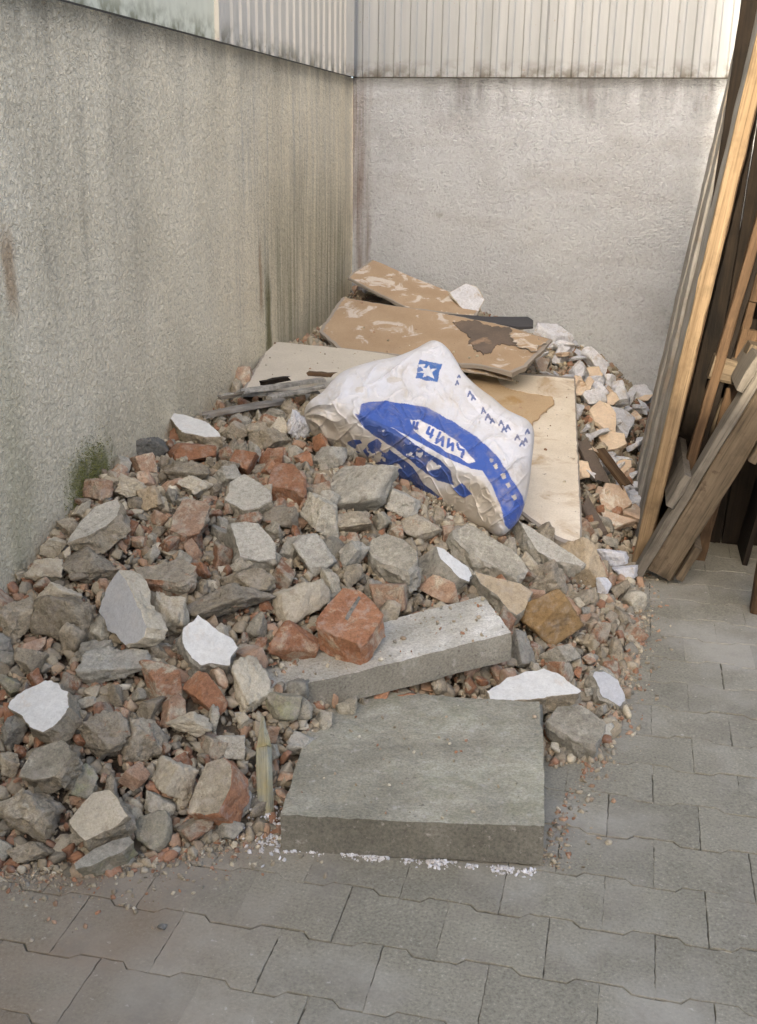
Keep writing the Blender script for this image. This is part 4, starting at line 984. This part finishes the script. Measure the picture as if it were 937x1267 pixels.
# back skin (coarser), sharing the rim
selr = BR[1:-1]; VB = [CAM+dirs[idxF[r]]*back[idxF[r]][:, None] for r in selr]
nF = NRG*NTH; idB = [nF+k*NTH+np.arange(NTH) for k in range(len(selr))]+[idxF[-1]]
VB.append((CAM+dirs[0]*back[0])[None]); iC = nF+len(selr)*NTH
bq = []
for k in range(len(idB)-1): bq.append(np.stack([idB[k], np.roll(idB[k], -1), np.roll(idB[k+1], -1), idB[k+1]], -1))
VV = np.vstack([VF]+VB)
t1 = np.stack([idxF[0], idxF[1], np.roll(idxF[1], -1), np.roll(idxF[1], -1)], -1)   # centre fan (ring 0 is a point)
allq = np.vstack([quads]+bq)
tri = [(int(idxF[0][0]), int(idxF[1][i]), int(idxF[1][(i+1) % NTH])) for i in range(NTH)]
trib = [(iC, int(idB[0][(i+1) % NTH]), int(idB[0][i])) for i in range(NTH)]
sack_base = VF[np.argmin(VF[:, 2])]
me_ = new_mesh('sack', VV-sack_base, [tuple(q) for q in allq.tolist()]+tri+trib, True)
# print on the sack, laid out on its own skin
BLUE, DBLUE, WHITE, DUST = np.array([.052, .105, .36]), np.array([.045, .085, .27]), np.array([.62, .625, .64]), np.array([.50, .455, .38])
col = np.tile(WHITE, (len(VV), 1))
npx = PX+np.stack([0.9*vnoise(Q3, 42, 5), 0.9*vnoise(Q3, 42, 6)], 1)
def paint(poly, c, ragged=0.0, seed=0):
    m = inside(poly, npx[:, 0], npx[:, 1])
    if ragged: m &= (fbm(Q3, 24, seed, 4) > -1+ragged)
    col[:len(PX)][m] = c
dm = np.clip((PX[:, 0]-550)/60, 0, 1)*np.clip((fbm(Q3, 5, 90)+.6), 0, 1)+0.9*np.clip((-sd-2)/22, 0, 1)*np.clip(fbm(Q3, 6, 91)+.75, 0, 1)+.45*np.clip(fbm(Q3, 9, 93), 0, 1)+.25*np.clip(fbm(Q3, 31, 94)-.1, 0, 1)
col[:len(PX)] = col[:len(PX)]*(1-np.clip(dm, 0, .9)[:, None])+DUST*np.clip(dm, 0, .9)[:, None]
paint([(447,500),(455,497),(475,496),(500,499),(530,505),(560,521),(590,541),(615,564),(635,594),(647,614),(650,630),(641,646),(632,656),(626,650),(619,624),(607,598),(597,582),(583,580),(560,570),(535,556),(507,541),(487,530),(462,522),(444,514)], BLUE)
paint([(438,511),(465,521),(490,532),(520,554),(545,569),(558,582),(562,600),(540,594),(515,576),(490,556),(468,543),(450,528)], DBLUE, .12, 3)
paint([(572,598),(584,612),(574,617),(560,604)], BLUE, .2, 8)
paint([(430,547),(437,545),(446,545),(448,549),(441,551),(440,557),(447,561),(438,563),(431,556)], DBLUE)
paint([(449,558),(455,549),(466,543),(473,550),(486,559),(511,578),(524,598),(547,616),(543,627),(516,615),(496,596),(473,581),(455,567)], DBLUE, .12, 13)
for (x, y) in ((622,589), (613,577), (636,615), (628,600)):                                 # scuffs through the band
    paint([(x-3, y-2), (x+2, y-4), (x+4, y+2), (x, y+4)], DUST)
wear_ = fbm(Q3, 14, 96, 4) > .95
col[:len(PX)][wear_] = col[:len(PX)][wear_]*.35+DUST*.65
# lettering strip on the band: light ground with blue letter strokes
paint([(508,519),(520,520),(536,528),(552,537),(567,547),(577,557),(588,572),(580,574),(566,565),(548,556),(530,546),(512,533)], np.array([.70, .68, .66]))
def stroke(pts, w, c):
    m = np.zeros(len(PX), bool)
    for a_, b_ in zip(pts[:-1], pts[1:]):
        a_ = np.array(a_, float); e = np.array(b_, float)-a_; t = np.clip(((npx-a_)@e)/(e@e+1e-9), 0, 1)
        m |= np.linalg.norm(npx-(a_+t[:, None]*e), axis=1) < w
    col[:len(PX)][m] = c
for s_ in ([(513,522),(511,529),(517,530)], [(517,523),(515,531)], [(531,529),(529,536),(535,539)], [(536,532),(533,541)], [(544,536),(540,548),(549,541),(547,552)], [(556,543),(553,553),(560,549),(560,557)], [(566,549),(569,556),(574,557),(572,566)]):
    stroke(s_, 1.7, BLUE)
# emblem: blue square with a white pointed star cut into it
paint([(519,445),(547,450),(541,473),(514,468)], np.array([.055, .135, .36]))
paint([(531,451),(533,457),(541,456),(535,461),(537,469),(529,464),(523,467),(525,461),(516,461),(524,458),(520,452),(527,455)], WHITE)
paint([(518,451),(526,450),(525,453),(518,454)], WHITE)
LB = np.array([.10, .13, .26])
paint([(577,478),(584,482),(592,495),(604,501),(612,512),(626,517),(640,528),(655,530),(658,548),(650,556),(636,545),(612,528),(596,515),(580,497),(575,484)], np.array([.68, .68, .69]))
for (x, y, s) in ((566,474,3), (568,466,2.4), (581,487,4.5), (585,492,4), (598,508,5), (604,516,5), (609,521,4), (620,524,5), (624,532,5), (629,529,4), (640,541,5), (646,549,5), (650,545,4), (653,534,3.5)):
    stroke([(x-s*.5, y+s*.6), (x, y-s*.7), (x+s*.6, y+s*.5)], 1.1, LB); stroke([(x-s*.2, y+s*.1), (x+s*.4, y+s*.1)], .7, LB)
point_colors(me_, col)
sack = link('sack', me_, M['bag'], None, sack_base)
tag(sack, 'full white plastic sack with blue band and blue square emblem on the heap', 'sack')
heroes.append((VF.mean(0), .3)); hero_px.append((OUT, float(depF.mean())))
# small clear bag beside it
lump('plastic_bag', 'small crumpled translucent plastic bag at the sack\'s left end', 'plastic bag', (352,506,388,548), 'gypsum', 1203, rough=.2, ncut=3, blocky=.1, lift=.4)
# ------------------------------------------------------------------ timber leaning on the right
pn = empty('leaning_panel', (0.09, 4.0, 0))
tag(pn, 'tall grey panel with a sunlit timber edge leaning at the right', 'panel')
LX = 0.126
def lean_pts(x0, y, z0, z1, k=LX): return (x0+k*z0, y, z0), (x0+k*z1, y, z1)
a, b_ = lean_pts(.118, 4.022, .0, 2.3); stick('edge_batten', None, None, a, b_, .052, .044, 'ply_edge', 81, up=(0, 1, 0), parent=pn)
a, b_ = lean_pts(.112, 4.27, .0, 2.28); stick('panel_board', None, None, a, b_, .022, .44, 'grey_wood', 82, up=(0, 1, 0), parent=pn)
a, b_ = lean_pts(.140, 4.27, .0, 2.28); stick('rear_board', None, None, a, b_, .022, .44, 'brown_wood', 83, up=(0, 1, 0), parent=pn)
pa = empty('weathered_board', (0.10, 4.85, 0)); tag(pa, 'weathered grey board standing just behind the tall leaning panel', 'board')
a, b_ = lean_pts(.100, 4.66, .0, 2.45, .128); stick('plank', None, None, a, b_, .022, .24, 'grey_wood', 84, up=(0, 1, 0), parent=pa)
a, b_ = lean_pts(.092, 4.91, .0, 2.40, .130); stick('plank', None, None, a, b_, .024, .235, 'grey_wood', 85, up=(0, 1, 0), parent=pa)
bn = empty('brown_frame', (0.2, 4.1, 0)); tag(bn, 'brown timber frame leaning between the grey panel and the pallets', 'frame')
a, b_ = lean_pts(.205, 4.10, .0, 2.1, .165); stick('upright', None, None, a, b_, .035, .06, 'brown_wood', 86, up=(0, 1, 0), parent=bn)
a, b_ = lean_pts(.235, 4.50, .0, 2.1, .165); stick('sheet', None, None, a, b_, .018, .80, 'dark_wood', 87, up=(0, 1, 0), parent=bn)
# upright pallet
p2 = empty('pallet', (0.42, 4.1, 0)); tag(p2, 'brown pallet standing upright at the photo\'s right edge', 'pallet')
def seg2(z0, z1, x0, w, t, y, mat, s): stick('stringer', None, None, (x0+.13*z0, y, z0), (x0+.13*z1, y, z1), w, t, mat, s, up=(0, 1, 0), parent=p2)
seg2(.0, .90, .330, .085, .04, 4.18, 'brown_wood', 91)
seg2(1.0, 1.7, .330, .085, .04, 4.18, 'brown_wood', 92)
stick('stringer', None, None, (.330+.13*.9-.028, 4.18, .9), (.330+.13*1.0-.028, 4.18, 1.0), .028, .04, 'brown_wood', 93, up=(0, 1, 0), parent=p2)
stick('stringer', None, None, (.330+.13*.9+.028, 4.18, .9), (.330+.13*1.0+.028, 4.18, 1.0), .028, .04, 'brown_wood', 94, up=(0, 1, 0), parent=p2)
stick('block', None, None, at_y(880, 452, 4.12), at_y(915, 461, 4.12), .085, .09, 'pallet_wood', 95, up=(0, 1, 0), parent=p2)
stick('deck_board', None, None, at_y(919, 470, 4.06), at_y(935, 425, 4.06), .045, .10, 'pallet_wood', 96, up=(0, 1, 0), parent=p2)
stick('deck_board', None, None, (.52, 4.3, .0), (.74, 4.3, 1.6), .02, .3, 'dark_wood', 97, up=(0, 1, 0), parent=p2)
stick('deck_board', None, None, (.50, 4.7, .0), (.72, 4.7, 1.6), .02, .4, 'dark_wood', 98, up=(0, 1, 0), parent=p2)
# slanted pallet in front
p1 = empty('pallet', (0.09, 3.85, 0)); tag(p1, 'slanted pallet with its foot on the pavers beside the heap', 'pallet')
E_, Q_ = np.array([.40, 0, .917]), np.array([.917, 0, -.40]); O_ = np.array([.085, 3.85, .0])
def pal(name, s0, s1, q0, q1, y0, y1, mat, seed):
    c_ = O_+Q_*(q0+q1)/2+np.array([0, (y0+y1)/2, 0])
    stick(name, None, None, c_+E_*s0, c_+E_*s1, abs(q1-q0), abs(y1-y0), mat, seed, up=(0, 1, 0), parent=p1)
pal('lead_board', .022, 1.3, .0, .034, 0, .10, 'pallet_grey', 101)
pal('stringer', .075, 1.28, .037, .132, .012, .055, 'pallet_wood', 102)
pal('stringer', .075, 1.28, .037, .132, .50, .545, 'pallet_wood', 103)
pal('stringer', .075, 1.28, .037, .132, .95, .995, 'dark_wood', 104)
pal('deck_board', .33, .46, -.030, -.002, -.02, 1.0, 'pallet_grey', 105)
pal('deck_board', .10, .24, .135, .162, -.01, 1.0, 'pallet_wood', 106)
pal('deck_board', .60, .74, .135, .162, -.01, 1.0, 'pallet_wood', 107)
pal('deck_board', .80, .93, -.030, -.002, -.02, 1.0, 'pallet_grey', 108)
stick('timber_block', 'brown timber offcut standing on the pavers at the photo\'s right edge', 'timber', (.535, 3.70, 0), (.545, 3.70, .30), .07, .07, 'brown_wood', 110, up=(0, 1, 0))
bb_ = empty('gap_shade_boards', (.5, 4.75, 0)); tag(bb_, 'near-black boards added for the shade behind the pallets', 'boards')  # near-black boards added where the gap holds only shade
for k in range(5):
    stick('board', None, None, (.27+.118*k, 4.40+.004*(k % 2), 0), (.36+.118*k, 4.40+.004*(k % 2), 2.2), .114, .018, 'dark_wood', 140+k, up=(0, 1, 0), parent=bb_)
# the shed added unseen to keep the gap behind the pallets dark
sh = empty('gap_backing', (1.0, 5.0, 0)); tag(sh, 'dark board shed added on the right to darken the gap behind the pallets', 'backing')
for k in range(11):
    stick('wall_board', None, None, (.80, 3.98+.22*k, 0), (.80, 3.98+.22*k, 1.9), .02, .214, 'dark_wood', 120+k, up=(0, 1, 0), parent=sh)

# ------------------------------------------------------------------ bed of the heap
GX, GY = np.arange(-1.66, 0.40, 0.022), np.arange(1.2, 6.34, 0.022)
gx, gy = np.meshgrid(GX, GY)
hz = heap_cut(gx, gy)
P3 = np.stack([gx, gy, np.zeros_like(gx)], -1)
hz = hz-0.058+0.030*fbm(P3, 9, 4)+0.012*fbm(P3, 30, 9)
V = np.stack([gx, gy, np.maximum(hz, -0.09)], -1).reshape(-1, 3)
idx = np.arange(gx.size).reshape(gx.shape)
Fs = np.stack([idx[:-1, :-1], idx[:-1, 1:], idx[1:, 1:], idx[1:, :-1]], -1).reshape(-1, 4)
keep = V[:, 2][Fs].max(1) > -0.055
bed = link('debris_bed', fast_mesh('debris_bed', V, Fs[keep], True), M['bed'])
tag(bed, 'dusty bed of fines under the rubble heap', 'debris', kind='stuff')

# ------------------------------------------------------------------ stones one can still tell apart
HC = np.array([h[0] for h in heroes]); HR = np.array([h[1] for h in heroes])
def blocked(P, size, margin=0.75):
    """inside a bigger piece, or sitting in front of its face"""
    d = np.linalg.norm(HC-P, axis=1)
    if (d < HR*margin+size*0.4).any(): return True
    x, y, z = (float(q[0]) for q in project(P))
    for poly, dep in hero_px:
        if z < dep+0.02 and z > dep-0.6 and poly[:, 0].min()-4 < x < poly[:, 0].max()+4 and poly[:, 1].min()-4 < y < poly[:, 1].max()+4 and inside(poly, x, y): return True
    return False
KINDS_ = [('mortar_fragment', 'beige mortar', 'mortar', .25), ('mortar_fragment', 'pale mortar', 'cream', .09), ('concrete_fragment', 'grey concrete', 'concrete', .15), ('concrete_fragment', 'dark grey', 'slate', .09),
          ('brick_fragment', 'red brick', 'brick', .13), ('brick_fragment', 'dusty brick', 'palebrick', .13), ('brick_fragment', 'mortared brick', 'brickmortar', .16)]
TPL = {}
for kk, (nm, ds, mt, w) in enumerate(KINDS_):
    TPL[kk] = []
    for q in range(7):
        v, f = rock(3, 2000+kk*31+q, 5, 0.85 if 'brick' in nm else .5, .04 if 'brick' in nm else .10)
        ax = np.array([1, rng.uniform(.6, .9), rng.uniform(.45, .75)])
        me_ = fast_mesh(nm, v*ax*.04, f); me_.materials.append(M[mt]); TPL[kk].append(me_)
LAND = [('the white shard on the crest', (240,530)), ('the moss patch on the wall', (115,590)), ('the leaf-shaped slab fragment', (118,645)), ('the bluish white upright shard', (155,755)), ('the leftmost white chunk', (50,875)),
        ('the rough cream slab fragment', (122,1010)), ('the two pale concrete blocks', (305,645)), ('the white chunk with the rust spot', (258,795)), ('the dark red brick lump', (252,860)), ('the grey topped front brick', (262,975)),
        ('the wooden stake', (327,950)), ('the slotted half brick', (433,765)), ('the large whitish lump under the sack', (448,608)), ('the rounded flat topped piece', (487,685)), ('the slanted beam', (540,790)), ('the front slab', (690,960)),
        ('the ochre stone', (683,763)), ('the tall tan stone', (722,700)), ('the bluish white chunk by the pavers', (752,855)), ('the white faced board', (700,560)), ('the pink folded sheet', (762,620)), ('the splintered laths', (340,485)), ('the row of plaster lumps', (750,470)), ('the dusty pinkish brick', (230,645))]
LXY = np.array([l[1] for l in LAND], float)
wts = np.array([k[3] for k in KINDS_]); wts /= wts.sum()
placed = []; tries = 0; used = {}
while len(placed) < 430 and tries < 40000:
    tries += 1
    x = rng.uniform(-1.58, .13); y = rng.uniform(1.75, 5.2) if rng.random() < .75 else rng.uniform(1.75, 3.4)
    z = float(heap(x, y))
    if z < 0.012 or on_sheet(x, y): continue
    size = (.022+.036*rng.random()**1.5)*(1.0 if y > 2.2 else .85)
    P = np.array([x, y, z+size*rng.uniform(-.15, .35)])
    px_, py_, _ = (float(q[0]) for q in project(P))
    if not (-10 < px_ < 830 and 470 < py_ < 1110): continue
    if px_ > 575 and py_ < 650 and px_ < 722: continue
    if blocked(P, size): continue
    if any((abs(P-q) < (size+s)*.72).all() and np.linalg.norm(P-q) < (size+s)*.72 for q, s in placed): continue
    placed.append((P, size))
    kk = int(rng.choice(len(KINDS_), p=wts)); nm, ds, mt, _ = KINDS_[kk]
    o = link(nm, TPL[kk][rng.integers(7)], None, None, P)
    o.scale = (size/.04,)*3; o.rotation_euler = tuple(rng.uniform(0, 6.28, 3))
    li = int(np.argmin(np.hypot(LXY[:, 0]-px_, LXY[:, 1]-py_))); dx, dy = px_-LXY[li, 0], py_-LXY[li, 1]
    side = ('right of', 'below', 'left of', 'above')[int(((math.degrees(math.atan2(dy, dx))+45) % 360)//90)]
    used.setdefault((ds, side, LAND[li][0]), []).append((math.hypot(dx, dy), o))
ORD = 'nearest second third fourth fifth sixth seventh eighth ninth tenth eleventh twelfth thirteenth fourteenth fifteenth sixteenth seventeenth eighteenth nineteenth twentieth'.split()
for (ds, side, land), lst in used.items():
    lst.sort(key=lambda q: q[0])
    for k, (d, o) in enumerate(lst):
        w = '' if len(lst) == 1 else ORD[min(k, 19)]+' '
        tag(o, ('%ssmall %s fragment %s %s' % (w, ds, side, land)), 'rubble fragment', 'loose %s fragments' % ds)
print('fragments', len(placed), tries)
PC = np.array([p for p, s in placed]); PS = np.array([s for p, s in placed])

# broken plaster flakes spilling down beside the leaning boards
FT = []
for q in range(8):
    v, f = rock(3, 7000+q, 5, .4, .05); me_ = fast_mesh('plaster_flake', v*np.array([1, .8, .26])*.055, f); me_.materials.append(M['gypsum' if q < 6 else 'wood_cream' if q < 7 else 'pinkboard']); FT.append(me_)
fl = []
while len(fl) < 64:
    x, y = rng.uniform(-.42, .16), rng.uniform(4.3, 6.22)
    if on_sheet(x, y): continue
    sc_ = rng.uniform(.5, 1.25); P = np.array([x, y, float(heap(x, y))+.022*sc_])
    if any(np.linalg.norm(P-q) < .045 for q, _ in fl): continue
    o = link('plaster_flake', FT[rng.integers(8)], None, None, P); o.scale = (sc_,)*3; o.rotation_euler = (rng.normal(.5, .4), rng.normal(0, .4), rng.uniform(0, 6.28)); fl.append((P, o))
fl.sort(key=lambda q: q[0][1])
CARD = 'first second third fourth fifth sixth seventh eighth ninth tenth eleventh twelfth thirteenth fourteenth fifteenth sixteenth seventeenth eighteenth nineteenth'.split()
CARD += ['twentieth']+['twenty-'+c for c in CARD[:9]]+['thirtieth']+['thirty-'+c for c in CARD[:9]]
for x0, x1, nm in ((-9, -.2, 'beside the white faced board'), (-.2, 0, 'midway between white board and leaning timber'), (0, 9, 'close to the leaning timber')):
    for k, o in enumerate([o for P, o in fl if x0 <= P[0] < x1]): tag(o, 'loose plaster flake %s, %s counting from the front' % (nm, CARD[k]), 'plaster flake', 'plaster flakes down the right slope')
# ------------------------------------------------------------------ loose small rubble (one mass)
PAL = np.array([(.40, .35, .29), (.48, .43, .36), (.35, .32, .28), (.29, .275, .255), (.55, .50, .43), (.36, .20, .14), (.43, .29, .22), (.34, .29, .23), (.44, .35, .28), (.62, .59, .55), (.20, .185, .165), (.37, .33, .27)])
PAL = PAL*np.array([.85, .84, .73])
PALW = np.array([.16, .12, .10, .06, .06, .11, .13, .11, .08, .03, .01, .03]); PALW = PALW/PALW.sum()
small_t = [rock(1, 5000+k, 3, .7, .08) for k in range(14)]+[rock(2, 5200+k, 4, .7, .07) for k in range(8)]
def scatter(name, n, sampler, smin, smax, power, sink, seed, mat, pal=None, palw=None, check=True, gen=small_t, drop=0.0):
    r = np.random.default_rng(seed); Vs = []; Fs = []; Cs = []; base = 0; got = 0
    xy = sampler(r, n); zz = heap_cut(xy[:, 0], xy[:, 1])
    osh = np.zeros(len(xy), bool)
    for c in CUTS: osh |= inside(c[0], xy[:, 0], xy[:, 1])
    xy, zz = xy[~osh], zz[~osh]
    for (x, y), z in zip(xy, zz):
        s = smin+(smax-smin)*r.random()**power
        P = np.array([x, y, max(z-drop, 0)+s*sink*r.uniform(-1.0, 1.0)+s*.2])
        if check and s > .012 and (np.linalg.norm(HC-P, axis=1) < HR*.62+s*.3).any(): continue
        if check and s > .012:
            px_, py_, d_ = (float(q[0]) for q in project(P)); bad = False
            for poly, dep in hero_px:
                if d_ < dep-0.01 and d_ > dep-.5 and poly[:, 0].min() < px_ < poly[:, 0].max() and poly[:, 1].min() < py_ < poly[:, 1].max() and inside(poly, px_, py_): bad = True; break
            if bad: continue
        big = s > .022
        v, f = gen[r.integers(14, len(gen))] if big and len(gen) > 14 else gen[r.integers(min(14, len(gen)))]
        R = np.linalg.qr(r.normal(size=(3, 3)))[0]
        ax = np.array([1, r.uniform(.55, .95), r.uniform(.4, .8)])*s
        Vs.append((v*ax)@R.T+P); Fs.append(f+base); base += len(v); got += 1
        c = (PAL if pal is None else pal)[r.choice(len(PAL if pal is None else pal), p=(PALW if palw is None else palw))]*r.uniform(.72, 1.15)
        Cs.append(np.tile(c, (len(v), 1)))
    me_ = fast_mesh(name, np.vstack(Vs), np.vstack(Fs)); point_colors(me_, np.vstack(Cs))
    print(name, got, len(me_.polygons))
    return link(name, me_, M[mat])
def heap_xy(r, n):
    out = []
    while len(out) < n:
        q = np.stack([r.uniform(-1.60, .20, 4000), np.where(r.random(4000) < .6, r.uniform(1.7, 3.6, 4000), r.uniform(3.4, 6.28, 4000))], 1)
        z = heap(q[:, 0], q[:, 1]); ok = z > -0.004
        out += list(q[ok])
    return np.array(out[:n])
o = scatter('loose_rubble', 13000, heap_xy, .009, .030, 1.7, .6, 71, 'stuff', drop=.026); tag(o, 'loose small brick, mortar and concrete rubble filling the heap', 'rubble', kind='stuff')
o = scatter('fine_rubble', 15000, heap_xy, .004, .012, 1.3, .5, 72, 'stuff', check=False, drop=.024); tag(o, 'fine grit and chips between the larger rubble', 'rubble', kind='stuff')
# crumbs strewn on the pavers along the heap's edge
EDGE = np.array([(-1.5, 1.66), (-1.21, 1.74), (-1.0, 1.82), (-.85, 1.92), (-.70, 2.02), (-.64, 2.1)]); EDGE2 = np.array([(-.07, 2.08), (-.05, 2.3), (.03, 2.6), (.08, 3.0), (.13, 3.4), (.13, 4.0)])
def edge_xy(path, spread):
    def f(r, n):
        seg = np.diff(path, axis=0); L = np.linalg.norm(seg, axis=1); k = r.choice(len(L), n, p=L/L.sum()); t = r.random((n, 1))
        nn = np.stack([seg[k][:, 1], -seg[k][:, 0]], 1)/L[k][:, None]
        return path[k]+seg[k]*t+nn*(r.exponential(spread, (n, 1))-spread*.6)
    return f
o = scatter('paver_crumbs', 2600, edge_xy(EDGE, .04), .0010, .009, 5.0, .1, 73, 'stuff', check=False); tag(o, 'crumbs strewn on the pavers along the heap\'s front', 'crumbs', kind='stuff')
o = scatter('paver_crumbs', 2400, edge_xy(EDGE2, .03), .0010, .010, 4.5, .1, 74, 'stuff', check=False); tag(o, 'crumbs strewn on the pavers along the heap\'s right side', 'crumbs', kind='stuff')
WP = np.array([(.66, .67, .69), (.60, .58, .55)]); WW = np.array([.7, .3])
def slabfront(r, n):
    t = r.beta(1.2, 1.0, n); cl = np.sin(t*23)*.5+np.sin(t*51+1)*.5
    keep = cl+r.normal(0, .3, n) > -.1
    x = -.655+t*.56; y = 2.012+.056*t-np.abs(r.normal(0, .012, n))-.004
    return np.stack([x, y], 1)[keep]
o = scatter('plaster_crumbs', 700, slabfront, .0015, .0065, 1.6, .1, 75, 'stuff', WP, WW, check=False); tag(o, 'white plaster crumbs along the front edge of the slab', 'crumbs', kind='stuff')
o = scatter('plaster_crumbs', 260, lambda r, n: np.stack([r.normal(-.69, .035, n), r.normal(2.06, .05, n)], 1), .0015, .008, 1.6, .1, 76, 'stuff', WP, WW, check=False); tag(o, 'white plaster crumbs at the slab\'s left corner beside the stake', 'crumbs', kind='stuff')

# moss tuft growing where the heap meets the streaked wall
r = np.random.default_rng(99); n = 3200
my = np.clip(r.normal(2.98, .07, n), 2.82, 3.14); mz = .36+.26*r.beta(1.6, 1.7, n)+.05*np.sin(my*60)*0
mz = np.where(r.random(n) < .15, mz+.05, mz)
base = np.stack([np.full(n, XL+.003), my, mz], 1); L = r.uniform(.004, .010, n)
dirn = np.stack([r.uniform(.25, .8, n), r.normal(0, .45, n), r.uniform(-.6, .5, n)], 1); dirn /= np.linalg.norm(dirn, axis=1)[:, None]
sidev = np.cross(dirn, r.normal(size=(n, 3))); sidev /= np.linalg.norm(sidev, axis=1)[:, None]
Vm = np.stack([base-sidev*.0016, base+sidev*.0016, base+dirn*L[:, None]], 1).reshape(-1, 3)
mm = fast_mesh('moss', Vm, np.arange(3*n).reshape(-1, 3))
point_colors(mm, np.repeat(np.array([.20, .21, .07])*r.uniform(.5, 1.4, (n, 1))+np.array([.03, .015, 0])*r.random((n, 1)), 3, axis=0))
tag(link('moss', mm, M['stuff']), 'tuft of green moss on the streaked wall above the rubble', 'moss', kind='stuff')

# crumbs lying on the slab, the beam and the sheets
def crumbs_on(name, label, poly, p, n, count, seed, smax=.006):
    r = np.random.default_rng(seed); poly = np.asarray(poly)[:, :2]; lo, hi = poly.min(0), poly.max(0); Vs, Fs, Cs, b0 = [], [], [], 0
    k = 0
    while k < count:
        x, y = r.uniform(lo, hi)
        if not bool(inside(poly, x, y)): continue
        k += 1; sz = .0012+(smax-.0012)*r.random()**3
        z = p[2]-((x-p[0])*n[0]+(y-p[1])*n[1])/n[2]
        v, f = small_t[r.integers(14)]; R = np.linalg.qr(r.normal(size=(3, 3)))[0]
        Vs.append((v*sz*np.array([1, .8, .6]))@R.T+np.array([x, y, z+sz*.35])); Fs.append(f+b0); b0 += len(v)
        Cs.append(np.tile(PAL[r.choice(len(PAL), p=PALW)]*r.uniform(.8, 1.3), (len(v), 1)))
    m_ = fast_mesh(name, np.vstack(Vs), np.vstack(Fs)); point_colors(m_, np.vstack(Cs))
    tag(link(name, m_, M['stuff']), label, 'crumbs', kind='stuff')
def nrm_of(q): v = np.cross(q[1]-q[0], q[3]-q[0]); return unit(v if v[2] > 0 else -v)
crumbs_on('slab_crumbs', 'grit and crumbs lying on top of the front slab', sl, sl[0], nrm_of(sl), 130, 401)
crumbs_on('beam_crumbs', 'grit and crumbs lying on top of the slanted beam', bz, bz[0], nrm_of(bz), 160, 402, .009)
for k, (poly, p, n, th) in enumerate(CUTS):
    if k in (1, 3, 4): crumbs_on('board_crumbs', ['', 'crumbs on the large brown board', '', 'crumbs on the cream board by the wall', 'crumbs on the white faced board'][k]+' behind the sack', poly, p, n, 60, 410+k, .010)
pel = at_z(200, 1147, .004); v, f = rock(2, 8801, 5, .2, .1)
tag(link('pellet', fast_mesh('pellet', v*np.array([.009, .008, .006]), f), M['darkstone'], None, pel), 'tiny black pellet lying alone on the pavers at the front', 'pellet')
v, f = rock(3, 8802, 4, .1, .25)
tag(link('leaf_scrap', fast_mesh('leaf_scrap', v*np.array([.020, .008, .005]), f), M['greenstone'], None, at_z(402, 866, .098)), 'small pale green scrap on the back left corner of the front slab', 'scrap')
